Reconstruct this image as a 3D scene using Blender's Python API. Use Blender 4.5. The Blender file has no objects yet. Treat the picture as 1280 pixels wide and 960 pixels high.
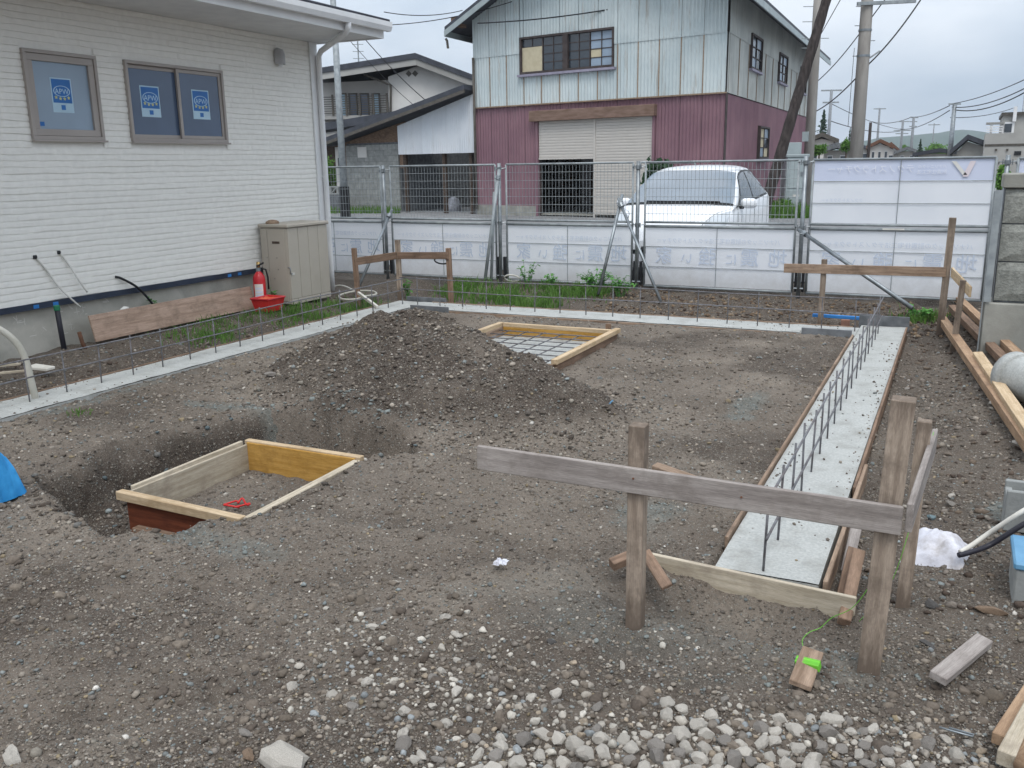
import bpy, bmesh, math, random
import numpy as np
from math import sin, cos, tan, radians, pi, atan2, hypot, sqrt
from mathutils import Vector, Matrix, Euler

random.seed(7); rng = np.random.default_rng(11)
S = bpy.context.scene
COL = S.collection

# ------------------------------------------------------------------ camera
F_PX, H_CAM = 1131.0, 1.75                       # focal length in photo pixels (1280 wide), eye height
TILT, YAW, ROLL = radians(13.68), radians(26.06), radians(-0.9)
_fw = np.array([-sin(YAW)*cos(TILT), cos(YAW)*cos(TILT), -sin(TILT)])
_rt = np.array([cos(YAW), sin(YAW), 0.0]); _up = np.cross(_rt, _fw)
_rt, _up = _rt*cos(ROLL)+_up*sin(ROLL), -_rt*sin(ROLL)+_up*cos(ROLL)
EYE = np.array([0, 0, H_CAM])
cam = bpy.data.cameras.new('camera'); camo = bpy.data.objects.new('camera', cam); COL.objects.link(camo)
m = Matrix.Identity(4)
for i in range(3):
    m[i][0] = _rt[i]; m[i][1] = _up[i]; m[i][2] = -_fw[i]; m[i][3] = EYE[i]
camo.matrix_world = m
cam.sensor_width = 36.0; cam.lens = 36.0*F_PX/1280.0; cam.clip_start = 0.05; cam.clip_end = 20000
S.camera = camo
S.render.resolution_x, S.render.resolution_y = 1024, 768

# survey helpers: sight lines of the photograph met with real planes of the place
def ray(u, v): return _fw*F_PX + _rt*(u-640) - _up*(v-480)
def G(u, v, z=0.0): r = ray(u, v); return EYE + r*(z-H_CAM)/r[2]
def D(u, v, d): return EYE + ray(u, v)/F_PX*d
def PX(u, v, x): r = ray(u, v); return EYE + r*x/r[0]
def PY(u, v, y): r = ray(u, v); return EYE + r*y/r[1]
def ZV(v, x, y):                                  # height at which the upright through (x, y) crosses picture row v
    a = np.array([x, y, 0.0])-EYE; k = (480-v)/F_PX; return float((k*(a @ _fw)-a @ _up)/(_up[2]-k*_fw[2]))

# ------------------------------------------------------------------ sky, sun, exposure
SUN_EL, SUN_AZ = radians(58), radians(152)       # azimuth measured clockwise from +Y
w = bpy.data.worlds.new('World'); S.world = w; w.use_nodes = True
nt = w.node_tree; nt.nodes.clear()
def wn(t, **k):
    n = nt.nodes.new(t)
    for a, b in k.items(): setattr(n, a, b)
    return n
out = wn('ShaderNodeOutputWorld'); bg = wn('ShaderNodeBackground'); nt.links.new(bg.outputs[0], out.inputs[0])
bg.inputs[1].default_value = 0.1
sky = wn('ShaderNodeTexSky'); sky.sky_type = 'NISHITA'; sky.sun_disc = False
sky.sun_elevation = SUN_EL; sky.sun_rotation = SUN_AZ; sky.air_density = 1.6; sky.dust_density = 3.0
tc = wn('ShaderNodeTexCoord'); sep = wn('ShaderNodeSeparateXYZ'); nt.links.new(tc.outputs['Generated'], sep.inputs[0])
mp = wn('ShaderNodeMapping'); mp.inputs['Scale'].default_value = (1, 1, 2.6); nt.links.new(tc.outputs['Generated'], mp.inputs[0])
no = wn('ShaderNodeTexNoise'); no.inputs['Scale'].default_value = 1.9; no.inputs['Detail'].default_value = 6
no.inputs['Roughness'].default_value = 0.5
nt.links.new(mp.outputs[0], no.inputs['Vector'])
rp = wn('ShaderNodeValToRGB'); nt.links.new(no.outputs[0], rp.inputs[0])
rp.color_ramp.elements[0].position = 0.40; rp.color_ramp.elements[0].color = (4.0, 5.1, 6.5, 1)
rp.color_ramp.elements[1].position = 0.60; rp.color_ramp.elements[1].color = (7.6, 8.3, 9.3, 1)
# an overcast dome is up to three times brighter overhead than at the horizon
zr = wn('ShaderNodeMapRange'); nt.links.new(sep.outputs[2], zr.inputs[0])
zr.inputs[1].default_value = 0.0; zr.inputs[2].default_value = 1.0; zr.inputs[3].default_value = 0.74; zr.inputs[4].default_value = 1.95
zc = wn('ShaderNodeValToRGB'); nt.links.new(sep.outputs[2], zc.inputs[0]); zc.color_ramp.elements[0].position = .05; zc.color_ramp.elements[0].color = (1, 1, 1, 1); zc.color_ramp.elements[1].position = .55; zc.color_ramp.elements[1].color = (1.10, 1.03, .96, 1)
tint = wn('ShaderNodeMix', data_type='RGBA', blend_type='MULTIPLY'); tint.inputs[0].default_value = 1.0; nt.links.new(rp.outputs[0], tint.inputs[6]); nt.links.new(zc.outputs[0], tint.inputs[7])
mul = wn('ShaderNodeVectorMath', operation='SCALE'); nt.links.new(tint.outputs[2], mul.inputs[0]); nt.links.new(zr.outputs[0], mul.inputs['Scale'])
mx = wn('ShaderNodeMix', data_type='RGBA'); mx.inputs[0].default_value = 0.9
nt.links.new(sky.outputs[0], mx.inputs[6]); nt.links.new(mul.outputs[0], mx.inputs[7]); nt.links.new(mx.outputs[2], bg.inputs[0])
sl = bpy.data.lights.new('sun', 'SUN'); sl.energy = 1.1; sl.angle = radians(22); sl.color = (1, 0.97, 0.93)
so = bpy.data.objects.new('sun', sl); COL.objects.link(so)
sd = Vector((sin(SUN_AZ)*cos(SUN_EL), cos(SUN_AZ)*cos(SUN_EL), sin(SUN_EL)))
so.rotation_euler = (-sd).to_track_quat('-Z', 'Y').to_euler(); so.location = (0, 0, 30)
vs = S.view_settings; vs.view_transform = 'Standard'; vs.look = 'None'; vs.gamma = 1; vs.exposure = 0.42; vs.use_curve_mapping = False
S.cycles.max_bounces = 5; S.cycles.volume_bounces = 1; S.cycles.use_denoising = True

# ------------------------------------------------------------------ materials
def lin(c):
    if isinstance(c, str): c = tuple(int(c[i:i+2], 16) for i in (0, 2, 4))
    return tuple(((x/255)/12.92 if x/255 <= 0.04045 else ((x/255+0.055)/1.055)**2.4) for x in c)
class NT:
    def __init__(s, name):
        s.m = bpy.data.materials.new(name); s.m.use_nodes = True; s.t = s.m.node_tree; s.t.nodes.clear()
        s.o = s.n('ShaderNodeOutputMaterial'); s.p = s.n('ShaderNodeBsdfPrincipled'); s.l(s.p.outputs[0], s.o.inputs[0])
    def n(s, t, **k):
        x = s.t.nodes.new(t)
        for a, b in k.items(): setattr(x, a, b)
        return x
    def l(s, a, b): s.t.links.new(a, b)
    def coords(s, kind, stretch=(1, 1, 1), rnd=True):
        if kind == 'W': v = s.n('ShaderNodeNewGeometry').outputs['Position']
        else: v = s.n('ShaderNodeTexCoord').outputs['Object']
        mp = s.n('ShaderNodeMapping'); s.l(v, mp.inputs[0]); mp.inputs['Scale'].default_value = stretch
        if kind != 'W' and rnd:
            oi = s.n('ShaderNodeObjectInfo'); sc = s.n('ShaderNodeMath', operation='MULTIPLY'); s.l(oi.outputs['Random'], sc.inputs[0]); sc.inputs[1].default_value = 37
            s.l(sc.outputs[0], mp.inputs['Location'])
        return mp.outputs[0]
    def noise(s, v, scale, detail=4, rough=.55):
        x = s.n('ShaderNodeTexNoise'); s.l(v, x.inputs['Vector']); x.inputs['Scale'].default_value = scale; x.inputs['Detail'].default_value = detail; x.inputs['Roughness'].default_value = rough
        return x.outputs[0]
    def ramp(s, f, stops):
        r = s.n('ShaderNodeValToRGB'); s.l(f, r.inputs[0]); e = r.color_ramp.elements
        while len(e) < len(stops): e.new(0.5)
        for q, (p, c) in zip(e, stops): q.position = p; q.color = (*c, 1) if len(c) == 3 else c
        return r.outputs[0]
    def mix(s, f, a, b, mode='MIX'):
        x = s.n('ShaderNodeMix', data_type='RGBA', blend_type=mode)
        for sock, val in ((x.inputs[0], f), (x.inputs[6], a), (x.inputs[7], b)):
            if hasattr(val, 'is_linked'): s.l(val, sock)
            elif isinstance(val, (int, float)): sock.default_value = val
            else: sock.default_value = (*val, 1)
        return x.outputs[2]
    def math(s, op, a, b=0.0):
        x = s.n('ShaderNodeMath', operation=op)
        for sock, val in ((x.inputs[0], a), (x.inputs[1], b)):
            if hasattr(val, 'is_linked'): s.l(val, sock)
            else: sock.default_value = val
        return x.outputs[0]
    def bump(s, h, strength=.4, dist=.01, nrm=None):
        b = s.n('ShaderNodeBump'); s.l(h, b.inputs['Height']); b.inputs['Strength'].default_value = strength; b.inputs['Distance'].default_value = dist
        if nrm: s.l(nrm, b.inputs['Normal'])
        s.l(b.outputs[0], s.p.inputs['Normal']); return b.outputs[0]
    def set(s, col=None, rough=None, metal=None, spec=None):
        for k, v in (('Base Color', col), ('Roughness', rough), ('Metallic', metal), ('Specular IOR Level', spec)):
            if v is None: continue
            if hasattr(v, 'is_linked'): s.l(v, s.p.inputs[k])
            else: s.p.inputs[k].default_value = (*v, 1) if k == 'Base Color' else v
        return s.m
def mat(name, c1, c2=None, rough=.75, metal=0.0, scale=6, stretch=(1, 1, 1), bump=0.0, bscale=60, kind='O', spec=.3, rand=.12, dirt=None, dirt_amt=.5, dirt_scale=3, lo=.35, hi=.65):
    t = NT(name); v = t.coords(kind, stretch)
    c2 = c2 or tuple(min(255, x*.86) for x in (c1 if not isinstance(c1, str) else [int(c1[i:i+2], 16) for i in (0, 2, 4)]))
    col = t.ramp(t.noise(v, scale, 6), [(lo, lin(c2)), (hi, lin(c1))])
    if dirt:
        f = t.ramp(t.noise(v, dirt_scale, 7, .65), [(.48, (0, 0, 0)), (.7, (dirt_amt,)*3)])
        col = t.mix(f, col, lin(dirt))
    if rand:
        oi = t.n('ShaderNodeObjectInfo'); mr = t.n('ShaderNodeMapRange'); t.l(oi.outputs['Random'], mr.inputs[0]); mr.inputs[3].default_value = 1-rand; mr.inputs[4].default_value = 1+rand
        vm = t.n('ShaderNodeVectorMath', operation='SCALE'); t.l(col, vm.inputs[0]); t.l(mr.outputs[0], vm.inputs['Scale']); col = vm.outputs[0]
    if bump: t.bump(t.noise(v, bscale, 5, .6), bump, .01)
    return t.set(col, rough, metal, spec)
def wood(name, c1, c2, stain=None, grain=28, rough=.85):
    t = NT(name); v = t.coords('O', (1.0, 14, 14)); v2 = t.coords('O')
    g = t.noise(v, grain/10, 6, .6); w_ = t.noise(v, grain, 3, .6)
    col = t.ramp(g, [(.36, lin(c2)), (.64, lin(c1))])
    col = t.mix(t.ramp(w_, [(.42, (.55,)*3), (.62, (1,)*3)]), (0, 0, 0), col) if False else t.mix(.35, col, t.mix(1.0, col, t.ramp(w_, [(.35, (.45,)*3), (.6, (1.1,)*3)]), 'MULTIPLY'))
    if stain: col = t.mix(t.ramp(t.noise(v2, 5, 6, .7), [(.5, (0,)*3), (.72, (.8,)*3)]), col, lin(stain))
    oi = t.n('ShaderNodeObjectInfo'); mr = t.n('ShaderNodeMapRange'); t.l(oi.outputs['Random'], mr.inputs[0]); mr.inputs[3].default_value = .86; mr.inputs[4].default_value = 1.12
    vm = t.n('ShaderNodeVectorMath', operation='SCALE'); t.l(col, vm.inputs[0]); t.l(mr.outputs[0], vm.inputs['Scale'])
    t.bump(w_, .35, .004)
    return t.set(vm.outputs[0], rough, 0, .2)

M = {}
M['wood_grey'] = wood('wood_grey', 'a39b95', '857d78', '746c66')
M['wood_tan'] = wood('wood_tan', 'a58f7c', '7d6958', '5f5044')
def post_wood(name, c1, c2, dark):
    m_ = wood(name, c1, c2, dark); t = NT.__new__(NT); t.m = m_; t.t = m_.node_tree; p = [q for q in t.t.nodes if q.type == 'BSDF_PRINCIPLED'][0]; src = p.inputs['Base Color'].links[0].from_socket
    g = t.n('ShaderNodeTexCoord').outputs['Generated']; sp = t.n('ShaderNodeSeparateXYZ'); t.l(g, sp.inputs[0]); n_ = t.noise(t.coords('O', (3, 12, 12)), 3, 6, .7)
    f = t.math('ADD', sp.outputs[0], t.math('MULTIPLY', t.math('SUBTRACT', n_, .5), .5)); mud = t.ramp(f, [(.16, (.85,)*3), (.34, (0,)*3), (.86, (0,)*3), (.99, (.7,)*3)])
    t.l(t.mix(mud, src, lin(dark)), p.inputs['Base Color']); return m_
M['wood_post'] = post_wood('wood_post', 'b0a090', '8b7c6e', '62564c')
M['wood_new'] = wood('wood_new', 'cfb99a', 'b39b7c', '98805f')
M['wood_brown'] = wood('wood_brown', '967d6a', '766151', '5a4a40')
M['wood_dark'] = wood('wood_dark', '5d5047', '40362f', '2f2824')
M['wood_pale'] = wood('wood_pale', 'c6bba8', 'a89c88', '8c8072')
M['wood_yellow'] = wood('wood_yellow', 'bd9450', 'a57c3a', '86632f')
M['wood_red'] = wood('wood_red', '7d4630', '5f3323', '47281e')
M['wood_timber'] = wood('wood_timber', 'b79a7e', '957a62', '7d6655')
M['concrete'] = mat('concrete', 'b7b8b4', 'a3a5a2', .9, scale=70, bump=.5, bscale=120, kind='W', rand=0, dirt='878680', dirt_amt=.6, dirt_scale=5)
M['concrete_old'] = mat('concrete_old', 'a09f97', '8c8b84', .92, scale=4, bump=.3, bscale=70, kind='W', rand=.04, dirt='6f6e68', dirt_amt=.6, dirt_scale=1.4)
M['concrete_dark'] = mat('concrete_dark', '74777a', '5a5d60', .85, scale=9, bump=.3, bscale=60, kind='W')
M['foundation'] = mat('foundation', 'bcb8ae', 'a9a69c', .92, scale=2.5, bump=.2, bscale=60, kind='W', rand=0, dirt='84827a', dirt_amt=.7, dirt_scale=1.6)
M['siding'] = mat('siding', 'edebe5', 'e6e4de', .7, scale=14, bump=.35, bscale=60, kind='W', rand=.015)
M['white_trim'] = mat('white_trim', 'e2e2e2', 'd8d9da', .45, scale=3, kind='W', rand=.02)
M['soffit'] = mat('soffit', 'd9d9d8', 'cfcfcf', .7, scale=6, bump=.2, bscale=40, kind='W', rand=0)
M['flashing'] = mat('flashing', '353d4d', '2a313e', .45, scale=3, kind='W', rand=0)
M['roof_dark'] = mat('roof_dark', '3a3c44', '2d2f36', .7, scale=3, kind='W', bump=.2, bscale=30)
M['taupe'] = mat('taupe', 'a8a09a', '9d958f', .4, scale=2, rand=.03, spec=.4)
M['beige'] = mat('beige', 'b3aca0', 'aaa397', .6, scale=2, rand=.02, kind='W', dirt='8f887c', dirt_amt=.35, dirt_scale=2)
M['steel'] = mat('steel', '9aa0a3', '7d8387', .45, .75, scale=9, rand=.06, dirt='6d6a66', dirt_amt=.4)
M['steel_dull'] = mat('steel_dull', 'a0a6a8', '868c8f', .6, .3, scale=8, rand=.05)
M['rebar'] = mat('rebar', '85868a', '686769', .6, .5, scale=25, rand=.08, dirt='6d4b39', dirt_amt=.35, dirt_scale=8, bump=.6, bscale=160)
M['rust'] = mat('rust', '7c5947', '5d4334', .9, .1, scale=15)
M['red'] = mat('red', 'c2222b', 'b01c26', .3, scale=3, spec=.5)
M['red_dull'] = mat('red_dull', 'c8322f', 'a82427', .5, scale=5)
M['orange'] = mat('orange', 'd86a48', 'c55338', .6, scale=20)
M['brass'] = mat('brass', 'c9ae7a', 'a98c5b', .35, .8)
M['black'] = mat('black', '26272a', '1c1d20', .5, scale=5)
M['black_pipe'] = mat('black_pipe', '2c2b33', '24242c', .45, scale=5)
M['green_plastic'] = mat('green_plastic', '2f7d58', '256a4a', .5)
M['pvc'] = mat('pvc', 'b9b6ac', 'a4a196', .5, scale=6)
M['pvc_white'] = mat('pvc_white', 'd6d3cb', 'c2beb4', .5, scale=6)
M['blue_tarp'] = mat('blue_tarp', '3f9fdc', '2d86c4', .45, scale=9, bump=.5, bscale=15)
M['blue_lid'] = mat('blue_lid', '6797b6', '4b7c9f', .45, scale=6)
M['blue_board'] = mat('blue_board', '3f86c8', '2d70b2', .5)
M['plastic_white'] = mat('plastic_white', 'd9d9e0', 'c4c4cc', .5, scale=12, bump=.5, bscale=20, dirt='8d8378', dirt_amt=.7, dirt_scale=9)
M['paper'] = mat('paper', 'dedcd6', 'c9c7c0', .8)
M['yellow_print'] = mat('yellow_print', 'c9c98a', 'bdbd7c', .6, rand=0)
M['blue_print'] = mat('blue_print', '3470b4', '2f68aa', .35, rand=0)
M['pale_print'] = mat('pale_print', 'b9d4e4', 'aecadb', .4, rand=0)
M['line_green'] = mat('line_green', '74c23f', '62ac34', .5)
M['asphalt'] = mat('asphalt', '8a8b8c', '757677', .93, scale=2, kind='W', rand=0, bump=.4, bscale=120, dirt='6a6a6a', dirt_amt=.5, dirt_scale=.4)
M['grey_box'] = mat('grey_box', 'a9b4b5', '9ba6a8', .5, scale=3)
M['pole_wood'] = mat('pole_wood', '494240', '2d2826', .95, scale=2.2, stretch=(7, 7, .5), bump=.8, bscale=14, dirt='211d1c', dirt_amt=.8, dirt_scale=2.5)
M['pole_conc'] = mat('pole_conc', 'b2ada6', '9a958e', .9, scale=3, stretch=(1, 1, .25), dirt='7a756f', dirt_amt=.6, dirt_scale=2)
M['corr_white'] = None
def corrugated(name, c1, c2, rustc, amt):
    t = NT(name); v = t.coords('W'); vs_ = t.coords('W', (2.2, 2.2, .18))
    col = t.ramp(t.noise(v, .8, 5), [(.35, lin(c2)), (.65, lin(c1))])
    f = t.ramp(t.noise(vs_, 3.2, 8, .7), [(.55, (0,)*3), (.75, (amt,)*3)]); col = t.mix(f, col, lin(rustc))
    oi = t.n('ShaderNodeObjectInfo'); mr = t.n('ShaderNodeMapRange'); t.l(oi.outputs['Random'], mr.inputs[0]); mr.inputs[3].default_value = .95; mr.inputs[4].default_value = 1.04
    vm = t.n('ShaderNodeVectorMath', operation='SCALE'); t.l(col, vm.inputs[0]); t.l(mr.outputs[0], vm.inputs['Scale'])
    return t.set(vm.outputs[0], .6, .0, .3)
M['corr_white'] = corrugated('corr_white', 'c9d2d2', 'b6c2c4', '94826f', .95)
M['corr_side'] = corrugated('corr_side', 'c2c5c0', 'aaaeab', '83786c', .75)
M['corr_mauve'] = corrugated('corr_mauve', '8b6b73', '7a5c66', '6d5d5f', .6)
M['corr_shed'] = corrugated('corr_shed', 'd2d6da', 'c2c8ce', 'a39d92', .45)
M['rust_seam'] = mat('rust_seam', '9a8672', '84705e', .9, scale=5, stretch=(1, 1, 3))
M['shutter'] = mat('shutter', 'c5c0b9', 'bab5ae', .6, scale=3, rand=.03, dirt='9c948a', dirt_amt=.3)
M['wood_frame'] = mat('wood_frame', '4c4442', '3d3635', .7)
M['lilac_sill'] = mat('lilac_sill', '9c98a8', '8c8898', .7)
M['ply'] = mat('ply', 'c9bfa4', 'bdb296', .8)
M['dark_in'] = mat('dark_in', '1c1e24', '15171c', .9)
M['plaster'] = mat('plaster', 'd2d0cc', 'c4c2be', .9, scale=.8, kind='W', dirt='a9a7a2', dirt_amt=.35, dirt_scale=.5)
M['plaster_grey'] = mat('plaster_grey', 'a5a4a0', '989793', .9, scale=.8, kind='W')
M['tile_dark'] = mat('tile_dark', '4a4d55', '3b3e45', .6, scale=3, kind='W')
M['block_grey'] = mat('block_grey', '9b9d9a', '868886', .95, scale=6, bump=.4, bscale=30, kind='W', rand=.07)
M['block_rough'] = mat('block_rough', '9c9d96', '83847e', .95, scale=25, bump=1.0, bscale=55, kind='W', rand=.05)
M['car_white'] = mat('car_white', 'e6e8ea', 'e0e2e5', .18, scale=2, spec=.6, rand=0)
M['rubber'] = mat('rubber', '242526', '1a1b1c', .8)
M['brick_red'] = mat('brick_red', '8d6a5a', '6f5347', .9)
M['bronze'] = mat('bronze', '5b564f', '4b4741', .5)
M['bark'] = mat('bark', '5a4a3c', '42372d', .95, scale=10)
def glass(name, c, rough=.06, spec=.8):
    t = NT(name); v = t.coords('W'); return t.set(t.ramp(t.noise(v, 1.3, 3), [(.3, lin(c)), (.7, tuple(x*1.35 for x in lin(c)))]), rough, 0, spec)
M['glass'] = glass('glass', '4c5a70', .12, .7)
M['glass_dark'] = glass('glass_dark', '2c343c', .08, .8)
M['glass_frost'] = glass('glass_frost', '8090a0', .3, .6)
M['lamp_glass'] = glass('lamp_glass', 'a4a9ad', .1, .8)
M['lamp_grey'] = mat('lamp_grey', 'b4b4b6', 'a4a4a6', .45)
M['windscreen'] = glass('windscreen', '5f6b76', .04, 1.0)  # base colour lightened to carry part of the sky reflection
def sheet_mat():
    t = NT('white_sheet'); v = t.coords('W')
    t.set(t.ramp(t.noise(v, 2.2, 5), [(.3, lin('e2e5ea')), (.7, lin('eff1f4'))]), .5, 0, .3)
    g = t.n('ShaderNodeSeparateXYZ'); t.l(t.n('ShaderNodeNewGeometry').outputs['Position'], g.inputs[0])
    sp = t.math('ADD', g.outputs[2], t.math('MULTIPLY', t.math('SUBTRACT', t.noise(v, 7, 7, .7), .5), .55)); f = t.ramp(sp, [(.08, (.55,)*3), (.36, (0,)*3)])
    src = t.p.inputs['Base Color'].links[0].from_socket; t.l(t.mix(f, src, lin('a9a49c')), t.p.inputs['Base Color'])
    tr = t.n('ShaderNodeBsdfTranslucent'); tr.inputs[0].default_value = (*lin('f2f4f8'), 1)
    mx = t.n('ShaderNodeMixShader'); mx.inputs[0].default_value = .3; t.l(t.p.outputs[0], mx.inputs[1]); t.l(tr.outputs[0], mx.inputs[2]); t.l(mx.outputs[0], t.o.inputs[0])
    return t.m
M['sheet'] = sheet_mat()
M['sheet_lilac'] = mat('sheet_lilac', 'd2d8ea', 'c8d0e4', .5, scale=2, rand=0)
M['ink_pale'] = mat('ink_pale', 'c9d3e2', 'c3cddd', .5, rand=0)
M['ink_paler'] = mat('ink_paler', 'd3dae6', 'cdd5e2', .5, rand=0)
M['ink_white'] = mat('ink_white', 'e6e9f2', 'e2e5ee', .5, rand=0)
M['ink_orange'] = mat('ink_orange', 'e0d6da', 'dbd0d4', .5, rand=0)
M['ink_yellow'] = mat('ink_yellow', 'dddcd8', 'd8d6d0', .5, rand=0)
def leaf(name, c1, c2):
    t = NT(name); v = t.coords('W'); n_ = t.noise(v, 9, 3); col = t.ramp(n_, [(.3, lin(c2)), (.7, lin(c1))])
    t.set(col, .6, 0, .2)
    tr = t.n('ShaderNodeBsdfTranslucent'); t.l(col, tr.inputs[0]); mx = t.n('ShaderNodeMixShader'); mx.inputs[0].default_value = .3
    t.l(t.p.outputs[0], mx.inputs[1]); t.l(tr.outputs[0], mx.inputs[2]); t.l(mx.outputs[0], t.o.inputs[0]); return t.m
M['grass'] = leaf('grass', '6b8f45', '4a6c33')
M['weed'] = leaf('weed', '6fa655', '4a803e')
M['foliage'] = leaf('foliage', '6f9548', '4d7434')
M['foliage_dark'] = leaf('foliage_dark', '3f5a3e', '2b412d')
M['foliage_hill'] = leaf('foliage_hill', '3c5a4a', '2c4637')
def stone_mat():
    t = NT('stone'); a = t.n('ShaderNodeVertexColor'); a.layer_name = 'Col'; v = t.coords('W')
    col = t.mix(1.0, a.outputs[0], t.ramp(t.noise(v, 90, 5), [(.3, (.72,)*3), (.7, (1.12,)*3)]), 'MULTIPLY')
    t.bump(t.noise(v, 120, 4), .5, .004); return t.set(col, .9, 0, .25)
M['stone'] = stone_mat()
def rock_mat(name, c1, c2): return mat(name, c1, c2, .9, scale=30, bump=.6, bscale=60, rand=.14)
M['rock_pale'] = rock_mat('rock_pale', 'c6c0b6', 'a49d93')
M['rock_grey'] = rock_mat('rock_grey', '948f88', '766f69')
M['rock_dark'] = rock_mat('rock_dark', '64615f', '4b4947')
M['rock_teal'] = rock_mat('rock_teal', '7c8e92', '607176')
M['rock_tan'] = rock_mat('rock_tan', '9a8470', '7c6856')
def soil_mat():
    t = NT('soil'); v = t.coords('W')
    col = t.ramp(t.noise(v, 1.1, 8, .6), [(.3, lin('625950')), (.5, lin('776d63')), (.7, lin('8b8175'))])
    # damp, freshly dug soil where the digger has been
    a = t.n('ShaderNodeAttribute'); a.attribute_name = 'damp'
    col = t.mix(a.outputs['Fac'], col, t.ramp(t.noise(v, 6, 7, .65), [(.3, lin('3a332e')), (.55, lin('514841')), (.75, lin('696058'))]))
    b = t.n('ShaderNodeAttribute'); b.attribute_name = 'teal'
    col = t.mix(b.outputs['Fac'], col, t.ramp(t.noise(v, 12, 6), [(.35, lin('62645f')), (.65, lin('7e7f79'))]))
    hs = None
    for sc, st, hw in ((42, .62, 1.0), (85, .45, .6), (190, .35, .3)):
        vo = t.n('ShaderNodeTexVoronoi'); t.l(v, vo.inputs['Vector']); vo.inputs['Scale'].default_value = sc; vo.inputs['Randomness'].default_value = 1
        hue = t.n('ShaderNodeSeparateColor'); t.l(vo.outputs['Color'], hue.inputs[0])
        stone = t.ramp(hue.outputs[0], [(0, lin('4d463f')), (.3, lin('776d61')), (.6, lin('73726c')), (.8, lin('8b857b')), (1, lin('a19b91'))])
        near = t.ramp(vo.outputs['Distance'], [(.28, (1,)*3), (.42, (0,)*3)])
        pick = t.ramp(hue.outputs[1], [(st-.02, (0,)*3), (st+.02, (1,)*3)])
        f = t.math('MULTIPLY', near, pick); f = t.math('MULTIPLY', f, .85)
        col = t.mix(f, col, stone)
        h = t.math('MULTIPLY', t.math('MULTIPLY', t.math('SUBTRACT', .5, vo.outputs['Distance']), f), hw)
        hs = h if hs is None else t.math('ADD', hs, h)
    n1 = t.noise(v, 26, 8, .7); hs = t.math('ADD', hs, t.math('MULTIPLY', n1, 1.1))
    col = t.mix(.55, col, t.mix(1.0, col, t.ramp(t.noise(v, 60, 6, .75), [(.3, (.5,)*3), (.7, (1.35,)*3)]), 'MULTIPLY'))
    t.bump(hs, .9, .02)
    return t.set(col, .95, 0, .15)
M['soil'] = soil_mat()

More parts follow.
